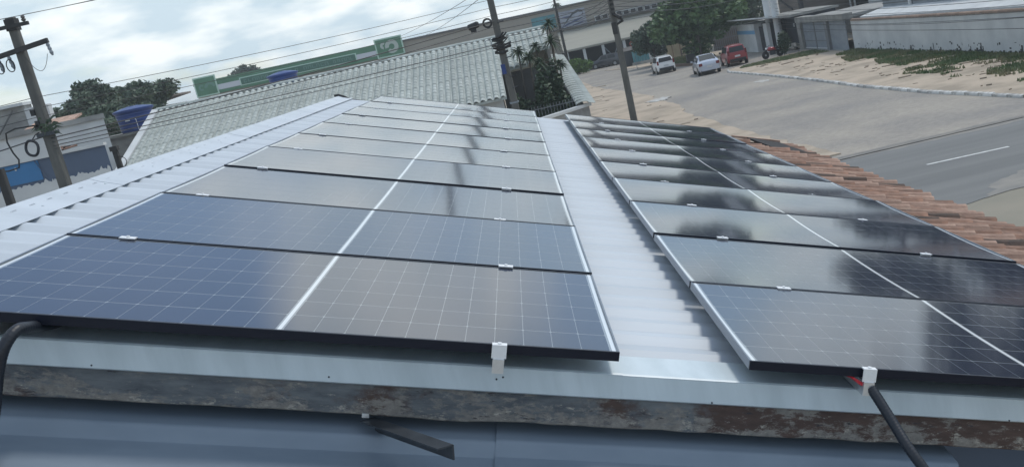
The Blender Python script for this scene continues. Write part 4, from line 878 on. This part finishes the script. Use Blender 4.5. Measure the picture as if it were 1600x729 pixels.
h4 = thing('veranda_house', 'house with a deep dark veranda on thin white posts behind the gate and wall', 'house', (34, 82, 0)); HO4 = h4.location
gb('rear_wall', 36, 41, 62, 104, 0, 4.2, 'void', h4, HO4); gb('roof', 31.2, 41.5, 61.5, 104, 4.3, 4.5, 'dark_roof', h4, HO4); gb('parapet', 31.3, 31.5, 61.6, 104, 0, 1.9, 'grey_wall', h4, HO4)
g = MB(); g.tube([(0, 0, 0), (0, 0, 4.3)], .09, 8); vme = g.mesh('veranda_post', 'white_wall')
for k, y in enumerate((70, 78, 86, 87.2, 93, 101)): link('veranda_post', vme, h4, Matrix.Translation((31.7 - HO4.x, y - HO4.y, 0)))
gb('side_wall', 31.0, 31.2, 57, 80.5, 0, 3.2, 'white_wall', h4, HO4)
h5 = thing('lean_to', 'pale lean-to roof just behind the long white wall', 'shed', (27, 55, 0)); HO5 = h5.location
q = [(25.3, 42, 2.22), (25.3, 66.3, 2.22), (27.0, 66.3, 2.52), (27.0, 42, 2.60)]
g = MB(); g.add([Vector(p) - HO5 for p in q] + [Vector(p) - HO5 - Vector((0, 0, .1)) for p in q], [(3, 2, 1, 0), (4, 5, 6, 7), (0, 1, 5, 4), (1, 2, 6, 5), (2, 3, 7, 6), (3, 0, 4, 7)]); g.build('roof', 'white_wall', h5)
gb('wall', 27.02, 27.2, 42, 66.3, 0, 3.05, 'gate', h5, HO5)
for zz_ in (2.72, 2.9): gb('band', 26.97, 27.02, 42, 66.3, zz_, zz_ + .05, 'dark_roof', h5, HO5)
g = MB(); g.box((1.7, -3, 3.45), (3.6, 20, .12), Matrix.Rotation(R(-13), 3, 'Y')); g.build('upper_roof', 'coping', h5)
for k, y in enumerate((44.5, 49, 54.5, 61)):
    gb('post', 26.8, 26.95, y, y + .2, 2.3, 3.4, 'white_wall', h5, HO5)
# the two thick white columns
for k, (x, y, lab) in enumerate(((24.0, 86.2, 'left one of the two tall white columns beside the white house'), (24.0, 83.6, 'right one of the two tall white columns beside the dark garage'))):
    g = MB(); r_ = .33
    g.tube([(x, y, 0), (x, y, 3), (x, y, 6), (x, y, 9.5)], [r_, r_ * .95, r_ * .9, r_ * .85], 14); tag(smooth_angle(g.build('white_column', 'white_wall')), lab, 'column', 'white columns by the street')
# walls and fences behind the cars
cw = thing('cream_wall', 'cream coloured garden wall behind the trunk of the large round tree', 'wall', (20.2, 108, 0))
g = MB(); g.span((-2.3, 0, 0), (2.3, .18, 1.55)); g.build('wall_panel', 'cream', cw); g = MB(); g.span((-2.35, -.03, 1.55), (2.35, .22, 1.63)); g.build('coping', 'cream', cw)
for x in (-1.75, -.9, -.2): 
    g = MB(); g.span((x, -.05, .0), (x + .10, 0, 1.45)); g.build('pilaster', 'coping', cw)
fence = thing('metal_fence', 'dark barred metal fence between the cream wall and the white house', 'fence', (24.6, 106, 0))
g = MB(); g.span((-.03, -.03, 0), (.03, .03, 2.2)); fbm = g.mesh('bar', 'gate_frame')
for k in range(24): link('bar', fbm, fence, Matrix.Translation((-1.9 + k * .19, k * -.16, 0)))
for z in (.3, 1.2, 2.1):
    g = MB(); g.beam((-1.95, .08, z), (2.5, -3.8, z), .05, .07); g.build('rail', 'gate_frame', fence)
g = MB(); g.beam((24.6 - 1.9, 106.6, 1.1), (24.6 + 2.6, 102.6, 1.1), .06, 2.2); tag(g.build('board_screen', 'brown_wall'), 'brown board screen standing behind the dark metal fence', 'screen')
tf = thing('teal_fence', 'teal board fence at the street corner with a white panel at its right end', 'fence', (16, 112.5, 0))
g = MB(); g.span((-.14, -.03, .35), (.14, .03, 1.55)); tpm = g.mesh('fence_board', 'teal'); g = MB(); g.span((-.14, -.03, .35), (.14, .03, 1.62)); wpm = g.mesh('fence_board', 'white_wall')
for k in range(12): link('fence_board', tpm if k < 6 else wpm, tf, Matrix.Translation((-1.2 + k * .30, k * -.09, 0)))
g = MB(); g.beam((-1.5, -.1, .18), (2.4, -1.3, .18), .3, .36); g.build('plinth', 'grey_wall', tf)
# planted island with brown edging
isl = [(16.3, 94.2), (17.3, 90.2), (18.6, 90.6), (20.5, 97), (20.3, 104.5), (18.6, 107), (17.0, 104)]
g = MB(); g.slab(isl, -.2, .22); il = tag(g.build('traffic_island', 'brown_kerb'), kind='structure')
tag(grass('grass', [(16.6, 95), (17.5, 91.5), (18.4, 91.6), (20.2, 97), (20.0, 104), (18.6, 106), (17.2, 103.5)], 2600, .215, .14, 'grass', 9), 'grass on the planted island under the large round tree', 'grass')
g = MB(); g.slab([(11.6, 116), (15.5, 113.5), (20, 108), (24.5, 102), (24.5, 98), (20.6, 97), (20.4, 105), (18.6, 107.4), (16.6, 104), (15.0, 105.5), (12.6, 112)], -.2, .05); tag(g.build('sandy_corner', 'sand'), kind='structure')

# ------------------------------------------------------------------ vehicles
def car(name, label, loc, rz, paint, kind='hatch', sc=1.0):
    t = thing(name, label, 'car', loc, rz, 'cars at the street corner' if sc == 1 else None)
    if kind == 'sedan':
        L_, Wd, H_ = 4.4, 1.73, 1.47
        st = [(-2.20, .42, .74, .78, .70), (-2.12, .30, .93, .97, .80), (-1.75, .24, 1.00, 1.06, .83), (-1.25, .22, .96, 1.24, .85), (-.75, .22, .94, 1.45, .86), (.10, .22, .92, 1.47, .865), (.75, .22, .91, 1.30, .86), (1.18, .22, .93, .98, .84), (1.75, .24, .82, .86, .80), (2.10, .30, .66, .70, .70), (2.2, .40, .52, .56, .60)]
        axles = (-1.28, 1.28); belt = (-1.45, 1.05)
    else:
        L_, Wd, H_ = 3.9, 1.68, 1.52
        st = [(-1.93, .40, .86, .92, .74), (-1.86, .28, .98, 1.20, .80), (-1.70, .24, .98, 1.44, .83), (-1.2, .22, .96, 1.50, .84), (-.30, .22, .94, 1.52, .845), (.45, .22, .93, 1.42, .84), (.95, .22, .95, 1.06, .83), (1.45, .24, .88, .92, .79), (1.80, .30, .72, .76, .70), (1.93, .40, .55, .58, .60)]
        axles = (-1.22, 1.22); belt = (-1.5, .8)
    k = Wd / 1.70; rings = []
    for x, zs, zb, zr, hw in st:
        hw *= k; roof = zr > zb + .10; wr = hw * (.74 if roof else .90)
        zm = (zs + zb) / 2
        h = [(hw * .90, zs), (hw * .99, zs + .12), (hw, zm), (hw * .975, zb - .05), (hw * .93, zb), (wr + (hw * .93 - wr) * .25, zb + (zr - zb) * .72), (wr * .94, zr - .02), (wr * .55, zr + .012), (0, zr + .02)]
        rings.append([(a, x, z) for a, z in h] + [(-a, x, z) for a, z in h[-2::-1]])
    g = MB(); g.strip(rings); n = len(rings[0]); g.f.append(tuple(range(n))); g.f.append(tuple(range(n * (len(rings)) - 1, n * (len(rings) - 1) - 1, -1)))
    g.add([(-st[0][4] * .8, st[0][0] + .1, .24), (st[0][4] * .8, st[0][0] + .1, .24), (.7, st[-1][0] - .1, .24), (-.7, st[-1][0] - .1, .24)], [(0, 1, 2, 3)])
    body = smooth_angle(g.build('body', paint, t), 32)
    # glazing: panes a little proud of the body
    def pane(name, q, nrm):
        g = MB(); nn = Vector(nrm).normalized(); P = [Vector(p) + nn * .026 for p in q]; g.add(P + [p - nn * .03 for p in P], [(0, 1, 2, 3), (7, 6, 5, 4), (0, 4, 5, 1), (1, 5, 6, 2), (2, 6, 7, 3), (3, 7, 4, 0)]); return g.build(name, 'glass', t)
    if kind == 'sedan':
        pane('rear_window', [(-.62, -1.66, 1.085), (.62, -1.66, 1.085), (.53, -.80, 1.435), (-.53, -.80, 1.435)], (0, -.4, .9))
        pane('windscreen', [(.64, 1.14, 1.0), (-.64, 1.14, 1.0), (-.54, .40, 1.40), (.54, .40, 1.40)], (0, .5, .8)); sw_ = [(-1.15, -.30), (-.22, .62)]; zt = 1.37
    else:
        pane('rear_window', [(-.60, -1.93, 1.03), (.60, -1.93, 1.03), (.53, -1.785, 1.38), (-.53, -1.785, 1.38)], (0, -.95, .3))
        pane('windscreen', [(.64, .92, 1.04), (-.64, .92, 1.04), (-.54, .46, 1.39), (.54, .46, 1.39)], (0, .6, .8)); sw_ = [(-1.40, -.45), (-.37, .52)]; zt = 1.41
    for s_ in (-1, 1):
        for a, b in sw_:
            aa, ba = a + .10, b - (.22 if b > .4 else .03); hw = .83 * k
            pane('side_window', [(s_ * hw * .945, a, 1.0), (s_ * hw * .945, b, 1.0), (s_ * hw * .80, ba, zt), (s_ * hw * .80, aa, zt)][::s_], (s_, 0, .3))
        g = MB(); g.box((s_ * .93 * k, belt[1] - .22, 1.02), (.16, .09, .13)); g.build('mirror', 'black' if kind != 'sedan' else paint, t)
        g = MB(); yb = st[0][0]
        if kind == 'sedan': g.box((s_ * .66, yb + .035, .82), (.26, .14, .20))
        else: g.box((s_ * .70, yb + .05, .98), (.15, .14, .34))
        g.build('tail_lamp', 'lamp_red', t)
        g = MB(); g.box((s_ * .55, st[-1][0] - .12, .66), (.34, .2, .14)); g.build('headlamp', 'lamp_clear', t)
        for ya in axles:
            ax = Matrix.Rotation(R(90), 3, 'Y'); w_ = MB(); w_.lathe([(.20, -.09), (.29, -.10), (.305, -.06), (.305, .06), (.29, .10), (.20, .09)], n=22, axis=ax, c=(s_ * .755 * k, ya, .305)); wo = w_.build('wheel', 'tyre', t)
            w_ = MB(); w_.lathe([(.0, .0), (.06, .03), (.19, .015), (.205, -.01)], n=14, axis=Matrix.Rotation(R(90) * s_, 3, 'Y'), c=(s_ * .755 * k + s_ * .088, ya, .305)); w_.build('rim', 'rim', wo)
            w_ = MB(); w_.lathe([(.36, -.012), (.36, .012)], n=20, axis=ax, c=(s_ * (.845 * k), ya, .33)); w_.build('wheel_arch', 'black', t)
    g = MB(); g.box((0, st[0][0] - .012, .42 if kind == 'sedan' else .46), (1.30, .10, .16)); g.build('bumper', 'black' if paint != 'paint_silver' else paint, t)
    g = MB(); g.box((0, st[0][0] - .03, .70 if kind != 'sedan' else .62), (.42, .03, .13)); g.build('licence_plate', 'plate', t)
    return t
car('parked_car', 'small white hatchback with black bumper, left of the silver car', (14.6, 89.3, 0), R(0.5), 'paint_white')
car('parked_car', 'silver sedan on the paving between the white and red cars', (16.15, 76.8, 0), R(-3), 'paint_silver', 'sedan')
car('parked_car', 'red hatchback, rightmost of the three cars, by the white house', (18.95, 79.5, 0), R(-1.5), 'paint_red').scale = (1, 1, 1.07)
car('distant_car', 'dark distant car seen small beside the clipped bright green bush', (12.7, 125.0, 0), R(75), 'paint_dark', 'hatch', .99)
# red motorcycle
mo = thing('motorcycle', 'red motorcycle parked by the dark feathery bush', 'motorcycle', (21.6, 77.2, .02), R(100))
for y in (-.62, .62):
    g = MB(); ax = Matrix.Rotation(R(90), 3, 'Y'); g.lathe([(.22, -.04), (.29, -.045), (.31, 0), (.29, .045), (.22, .04)], n=18, axis=ax, c=(0, y, .31)); wo = g.build('wheel', 'tyre', mo)
    g = MB(); g.lathe([(.03, -.05), (.205, -.012), (.205, .012), (.03, .05)], n=14, axis=ax, c=(0, y, .31)); g.build('rim', 'rim', wo)
g = MB(); g.tube([(0, -.30, .62), (0, -.05, .70), (0, .22, .74), (0, .38, .66)], [.10, .15, .16, .10], 10); g.build('tank', 'paint_red', mo, True)
g = MB(); g.tube([(0, -.80, .74), (0, -.5, .74), (0, -.2, .72)], [.07, .12, .11], 8); g.build('seat', 'black', mo, True)
g = MB(); g.box((0, 0, .42), (.24, .42, .32)); g.build('engine', 'steel', mo)
g = MB(); g.tube([(0, .62, .31), (0, .42, .92)], .035, 6); g.build('fork', 'steel', mo)
g = MB(); g.tube([(-.34, .30, 1.0), (0, .42, .94), (.34, .30, 1.0)], .018, 6); g.build('handlebar', 'black', mo)
g = MB(); g.lathe([(.02, 0), (.09, .03), (.09, .10), (.05, .14)], n=10, axis=Matrix.Rotation(R(-90), 3, 'X'), c=(0, .42, .80)); g.build('headlamp', 'lamp_clear', mo)
g = MB(); g.tube([(.12, .1, .25), (.16, -.5, .30), (.16, -.85, .38)], .045, 7); g.build('exhaust', 'rim', mo)
g = MB(); g.box((0, -.85, .62), (.14, .30, .05)); g.build('mudguard', 'paint_red', mo)
# handcart with a dark frame on the island
ct = thing('street_cart', 'black vendor cart with a square frame under the large round tree', 'cart', (17.55, 91.6, .05))
g = MB(); g.box((0, 0, .55), (.75, .6, .75)); g.build('box', 'black', ct)
for sx_ in (-1, 1):
    g = MB(); g.tube([(sx_ * .62 - .1, 0, .9), (sx_ * .62 - .1, 0, 1.5)], .03, 5); g.build('upright', 'black', ct)
for z in (1.12, 1.5): g = MB(); g.tube([(-.72, 0, z), (.52, 0, z)], .03, 5); g.build('crossbar', 'black', ct)
for sx_ in (-1, 1):
    g = MB(); g.lathe([(.1, -.03), (.2, -.03), (.2, .03), (.1, .03)], n=14, axis=Matrix.Rotation(R(90), 3, 'Y'), c=(sx_ * .40, 0, .2)); g.build('wheel', 'tyre', ct)
# dark stall and no-parking disc near the teal fence
ks = thing('dark_kiosk', 'dark rounded kiosk behind the bare right pole, next to the teal fence', 'kiosk', (14.5, 113.5, 0), R(20))
g = MB(); g.slab([(-1.0, -.6), (1.0, -.6), (1.0, .6), (-1.0, .6)], 0, 1.75); g.build('body', 'steel', ks)
g = MB(); g.strip([[(-1.05 + .05, -.66, 1.75), (-1.0, 0, 2.15), (-1.0, .66, 1.75)], [(1.05, -.66, 1.75), (1.05, 0, 2.15), (1.05, .66, 1.75)]][::-1], (0, 0, .06)); g.build('roof', 'black', ks)
g = MB(); g.span((.3, -.63, .1), (.95, -.6, 1.6)); g.build('door', 'black', ks)
ns = thing('round_sign', 'round red street sign on a thin post above the teal fence', 'sign', (14.1, 105.2, 0))
g = MB(); g.tube([(0, 0, 0), (0, 0, 2.95)], .035, 6); g.build('post', 'gate', ns); ax = Matrix.Rotation(R(90), 3, 'X')
g = MB(); g.lathe([(.30, 0), (.30, .02)], n=20, axis=ax, c=(0, -.04, 2.62)); g.build('disc', 'red_sign', ns); g = MB(); g.box((0, -.066, 2.62), (.36, .006, .09)); g.build('bar', 'lamp_clear', ns)

# ------------------------------------------------------------------ poles, cables
def pole(name, label, x, y, h, r0, r1, m, group=None, lean=(0, 0)):
    t = thing(name, label, 'utility pole', (x, y, 0), 0, group); g = MB()
    rows = [];
    for k in range(5):
        q = k / 4; r = r0 + (r1 - r0) * q; cx, cy_ = lean[0] * q, lean[1] * q
        rows.append([(cx + a * r, cy_ + b * r, -.2 + (h + .2) * q) for a, b in ((-1, -.75), (-.8, -1), (.8, -1), (1, -.75), (1, .75), (.8, 1), (-.8, 1), (-1, .75), (-1, -.75))])
    g.strip(rows[::-1]); g.f.append(tuple(range(8))[::-1]); g.build('shaft', m, t); return t
def prt(t, name, g, m, smooth=False): return g.build(name, m, t, smooth)
p1 = pole('utility_pole', 'concrete pole with two crossarms at the left edge of the view', -10.48, 26, 8.80, .165, .105, 'pole', 'street poles')
g = MB(); g.beam((-1.5, -.14, 8.56), (.45, -.14, 8.58), .09, .09); prt(p1, 'crossarm', g, 'dark_pole')
g = MB(); g.beam((-1.9, -.15, 7.72), (.78, -.15, 8.06), .10, .12); prt(p1, 'crossarm', g, 'dark_pole')
g = MB(); g.box((0, 0, 8.62), (.25, .30, .30)); prt(p1, 'pole_cap', g, 'dark_pole')
ins = MB(); ins.lathe([(.02, 0), (.05, .02), (.06, .06), (.03, .08), (.055, .10), (.045, .15), (.02, .17)], n=10); insm = ins.mesh('insulator', 'ceramic')
for x in (-1.3, -.42, .36): link('insulator', insm, p1, Matrix.Translation((x, -.14, 8.63)))
sm3 = MB(); sm3.lathe([(.03, 0), (.05, -.06), (.035, -.10), (.05, -.16), (.035, -.20), (.05, -.26), (.02, -.34)], n=9); smm = sm3.mesh('surge_arrester', 'gate')
for x, z in ((.74, 8.0), (-.55, 7.83), (-.28, 7.86)): link('surge_arrester', smm, p1, Matrix.Translation((x, -.15, z)) @ Matrix.Rotation(R(-8), 4, 'Y'))
for x in (-.55, -.28):
    g = MB(); g.tube([(x + .10 * math.cos(a), -.2, 7.62 + .16 * math.sin(a)) for a in np.linspace(0, 2 * math.pi, 15)], .014, 5, False); prt(p1, 'jumper_loop', g, 'black')
g = MB(); g.tube([(.12 + .55 * q, -.16, 7.75 - 1.6 * q * (1 - q) - .02 * q) for q in np.linspace(0, 1, 10)], .007, 4); prt(p1, 'jumper_wire', g, 'wire')
for k, (x, z) in enumerate(((-.15, 6.35), (-.12, 6.05), (-.16, 5.95))): g = MB(); g.box((x, -.1, z), (.10, .16, .16)); prt(p1, 'bracket', g, 'black')
g = MB(); g.box((0.0, -.02, 5.75), (.42, .42, .10)); prt(p1, 'clamp_band', g, 'steel')
g = MB(); rr = random.Random(2)
for k in range(22):
    a = rr.uniform(0, 6.28); s_ = Vector((.10, -.12, 6.02 + rr.uniform(-.3, .1))); d = Vector((math.cos(a), math.sin(a) * .4, rr.uniform(-.6, .7))).normalized() * rr.uniform(.2, .5); w_ = Vector((0, 0, .03)); g.add([s_ - w_, s_ + d * .6 + Vector((0, 0, .02)) - w_, s_ + d + Vector((0, 0, -.1)), s_ + d * .6 + Vector((0, 0, .02)) + w_, s_ + w_], [(0, 1, 2, 3, 4)])
prt(p1, 'growth', g, 'leaf_dark')
cr_ = thing('cable_coil', 'black cable coil hanging on the left crossarm pole', 'cable coil', (-10.86, 25.7, 5.47))
g = MB(); n = 28; g.tube([(.155 * math.cos(a), .02 * math.sin(3 * a), .20 * math.sin(a)) for a in np.linspace(0, 2 * math.pi, n)], .036, 8, False); g.build('coil', 'rubber', cr_, True)
g = MB(); g.tube([(.05, .02, .2), (.14, .1, .32), (.22, .18, .36)], .015, 5); g.build('tie', 'black', cr_)
p2 = pole('utility_pole', 'middle pole standing in front of the white tiled roof with a cable bundle', 1.53, 36, 10.9, .155, .10, 'pole', 'street poles')
p3 = pole('utility_pole', 'bare pole on the sandy pavement before the three cars', 6.35, 42, 9.6, .15, .10, 'pole', 'street poles', (.12, 0))
p4 = pole('utility_pole', 'thin far pole in front of the pale lilac banner', 6.45, 90, 9.0, .14, .09, 'dark_pole', 'street poles')
p5 = pole('utility_pole', 'short dark pole at the very left edge, right behind the roof ridge', -8.16, 18, 5.25, .085, .07, 'dark_pole', 'street poles')
p6 = pole('utility_pole', 'dark pole stub with a cut top between the painted wall and the tiled roof', -10.48, 30, 4.98, .085, .075, 'dark_pole', 'street poles')
g = MB(); g.box((0, -.02, 4.93), (.22, .2, .14)); prt(p6, 'cut_top', g, 'dark_pole'); g = MB(); g.tube([(.05 + .22 * math.sin(a), -.1, 4.5 + .18 * math.cos(a)) for a in np.linspace(0, 3.3, 10)], .012, 5); prt(p6, 'hanging_cable', g, 'black')
# fittings of the middle pole
g = MB(); g.beam((-.5, -.2, 10.5), (1.0, -.2, 10.5), .1, .1); prt(p2, 'crossarm', g, 'dark_pole')
for x in (-.4, .3, .9): link('insulator', insm, p2, Matrix.Translation((x, -.2, 10.55)))
g = MB()
rr = random.Random(6)
for k in range(14): z = 5.5 + rr.uniform(-.25, .35); g.tube([(rr.uniform(-.35, -.1), rr.uniform(-.3, -.12), z), (rr.uniform(-.1, .1), -.2, z + rr.uniform(-.15, .1)), (rr.uniform(.1, .4), rr.uniform(-.3, -.1), z + rr.uniform(-.05, .25))], rr.uniform(.02, .045), 5)
prt(p2, 'cable_knot', g, 'black')
g = MB(); g.box((-.10, -.22, 4.62), (.16, .12, .36)); prt(p2, 'meter_box', g, 'tank')
for z in (3.9, 4.3, 5.0, 6.3): g = MB(); g.tube([(.06, -.16, z), (.30, -.2, z + .02)], .016, 5); prt(p2, 'step_bolt', g, 'steel')
g = MB(); g.box((0, -.0, 3.35), (.34, .30, .06)); prt(p2, 'band', g, 'gate')
bx = thing('splice_box', 'black cable splice box hanging on the cable left of the middle pole', 'box', (.72, 35.6, 6.33)); g = MB(); g.tube([(-.20, 0, -.02), (-.16, 0, -.01), (.16, 0, .05), (.22, 0, .06)], [.08, .12, .12, .07], 10); g.build('case', 'black', bx); g = MB(); g.box((-.02, -.02, -.14), (.20, .14, .12)); g.build('lower_case', 'black', bx)
cr2 = thing('cable_coil', 'black cable loop between the splice box and the middle pole', 'cable coil', (1.24, 35.6, 6.35))
for k, rr_ in enumerate((.165, .13)): g = MB(); g.tube([(rr_ * math.cos(a), .03 * k, rr_ * math.sin(a)) for a in np.linspace(0, 2 * math.pi, 24)], .02, 6, False); g.build('loop', 'black', cr2, True)
cr3 = thing('cable_coil', 'thin pale cable loop above the tile ridge by the middle pole', 'cable coil', (1.10, 35.6, 5.64)); g = MB(); g.tube([(.12 * math.cos(a), 0, .11 * math.sin(a)) for a in np.linspace(0, 2 * math.pi, 22)], .012, 6, False); g.build('loop', 'gate', cr3, True)
# fittings of the bare right pole
g = MB(); g.beam((-.7, -.16, 8.9), (.9, -.16, 8.9), .09, .1); prt(p3, 'crossarm', g, 'dark_pole')
for k, z in enumerate((6.35, 6.15, 5.95, 5.75)): g = MB(); g.box((.08, -.14, z), (.16, .14, .10)); prt(p3, 'bracket', g, 'black')
g = MB(); g.tube([(.10, -.15, 5.72), (.32, -.25, 5.55), (.40, -.2, 5.40), (.15, -.16, 5.30)], [.07, .10, .07, .05], 7); prt(p3, 'cable_knot', g, 'black')
g = MB(); g.box((0, -.13, 5.15), (.20, .06, .50)); prt(p3, 'tar_patch', g, 'dark_pole')
g = MB(); g.beam((-.05, -.14, 5.35), (.30, -.14, 5.38), .05, .08); prt(p4, 'bracket', g, 'black')
def wire(name, label, a, b, sagz, r=.010, group='overhead cables', n=18, m='wire'):
    a, b = Vector(a), Vector(b); g = MB(); g.tube([a.lerp(b, q) - Vector((0, 0, 4 * sagz * q * (1 - q))) for q in np.linspace(0, 1, n)], r, 5); return tag(g.build(name, m), label, 'cable', group)
LV = [('upper', 6.72, 7.14), ('middle', 6.45, 6.86), ('lower', 6.22, 6.58)]
for nm, za, zb in LV:
    wire('power_line', nm + ' of the three thin lines from the crossarm pole to the middle pole', (-10.4, 25.9, za), (1.5, 35.85, zb), .10, .008)
    wire('power_line', nm + ' of three thin lines from the middle pole to the bare right pole', (1.6, 35.9, zb), (6.3, 41.9, zb + .35), .06, .009)
    wire('power_line', nm + ' thin line leaving the crossarm pole at the left edge', (-10.55, 25.9, za), (-40, 14, za - .3), .4, .008)
for nm, xa_, xb_ in (('left', -11.78, 1.13), ('centre', -10.9, 1.83), ('right', -10.12, 2.43)):
    wire('high_line', nm + ' high line on the insulators of the crossarm pole, crossing the sky', (xa_, 25.86, 8.80), (xb_, 35.8, 10.72), .25, .007)
for nm, za, zb, sg_, r in (('thick telephone cable passing in front of the green sign', 5.62, 6.38, .10, .017), ('second telephone cable just under the thick one', 5.52, 6.18, .14, .012), ('low cable drooping along the white tile ridge', 5.42, 5.55, .05, .013), ('thin low cable beside the one drooping along the tile ridge', 5.34, 5.45, .09, .009)):
    wire('telephone_cable', nm, (-10.4, 25.85, za), (1.5, 35.8, zb), sg_, r)
wire('telephone_cable', 'heavy cable looping left from the crossarm pole behind the coil', (-10.55, 25.85, 5.7), (-30, 18, 5.0), .5, .016)
g = MB(); g.tube([(-10.6, 25.9, 6.02), (-11.2, 25.9, 6.05), (-11.46, 25.9, 5.98), (-11.5, 25.9, 5.75), (-11.44, 25.9, 5.45), (-11.36, 25.9, 5.25), (-11.42, 25.9, 5.05), (-11.7, 25.9, 5.02), (-12.2, 25.9, 5.1)], .022, 6); tag(g.build('service_cable', 'black', None, True), 'thick black service cable bent into a big loop left of the crossarm pole', 'cable', 'overhead cables')
wire('stay_wire', 'left one of two slanting stay wires meeting the middle pole from the warehouse', (1.45, 35.9, 7.6), (-9.5, 100, 7.9), .2, .012)
wire('stay_wire', 'right one of two slanting stay wires meeting the middle pole from the warehouse', (1.45, 35.9, 7.4), (-6.5, 100, 7.6), .2, .012)
for k, (za, zb, sg_, r, lab) in enumerate(((6.30, 6.55, .05, .017, 'thick'), (6.05, 6.30, .08, .013, 'second'), (5.75, 6.05, .10, .012, 'third'), (5.48, 5.85, .08, .012, 'lowest'))):
    wire('telephone_cable', lab + ' of the bundled cables between the middle pole and the bare right pole', (1.6, 35.85, za), (6.4, 41.85, zb), sg_, r)
# cables leaving the bare pole to the right over the tree and the street
rg = [((6.5, 41.9, 6.55), (24.0, 86, 6.5), .5, .020), ((6.5, 41.9, 6.30), (24.0, 86, 6.2), .6, .020), ((6.5, 41.9, 6.05), (24.0, 83.6, 5.9), .55, .018), ((6.5, 41.9, 5.85), (24.0, 83.6, 5.5), .6, .018)]
for k, (a, b, s_, r) in enumerate(rg): wire('telephone_cable', ('top', 'second', 'third', 'lowest')[k] + ' cable from the bare right pole towards the white columns over the round tree', a, b, s_, r)
rg2 = [((24.0, 83.3, 3.55), (25.0, 30, 3.35), .25), ((24.0, 83.3, 3.30), (24.6, 30, 2.75), .30), ((24.0, 83.3, 3.05), (24.2, 30, 2.55), .35), ((24.0, 83.3, 2.75), (23.6, 30, 2.35), .35), ((24.0, 83.3, 2.45), (23.0, 30, 2.25), .45), ((24.0, 83.3, 1.9), (24.0, 30, 1.45), .20), ((24.0, 83.3, 2.2), (24.3, 30, 2.0), .25), ((24.0, 83.3, 3.9), (25.5, 30, 4.0), .3)]
for k, (a, b, s_) in enumerate(rg2): wire('street_cable', ('topmost', 'second', 'third', 'fourth', 'fifth', 'lowest', 'second lowest', 'extra high')[k] + ' of the cables stretched before the long white wall', a, b, s_, .014)
for k in range(4): wire('telephone_cable', ('top', 'second', 'third', 'lowest')[k] + ' cable running back from the bare pole to the thin far pole', (6.4, 42.1, 6.5 - .22 * k), (6.45, 89.9, 6.6 - .35 * k), .4, .018)
for k in range(5): wire('street_cable', ('top', 'second', 'third', 'fourth', 'lowest')[k] + ' cable crossing the warehouse front from the thin far pole to the right', (6.5, 90, 7.3 - .42 * k), (34, 112, 8.2 - .75 * k), .5, .022)

# ------------------------------------------------------------------ thin humid haze over the whole place
hb = MB(); hb.span((-760, -260, -1.0), (760, 1160, 16.0))
MH = bpy.data.materials.new('thin haze'); MH.use_nodes = True; ht = MH.node_tree; ht.nodes.clear()
ho = ht.nodes.new('ShaderNodeOutputMaterial'); hv = ht.nodes.new('ShaderNodeVolumePrincipled')
hv.inputs['Color'].default_value = (0.88, 0.93, 0.96, 1); hv.inputs['Density'].default_value = 0.0008; hv.inputs['Anisotropy'].default_value = 0.3
ht.links.new(hv.outputs[0], ho.inputs['Volume']); MT['haze'] = MH
tag(hb.build('haze', 'haze'), kind='stuff')
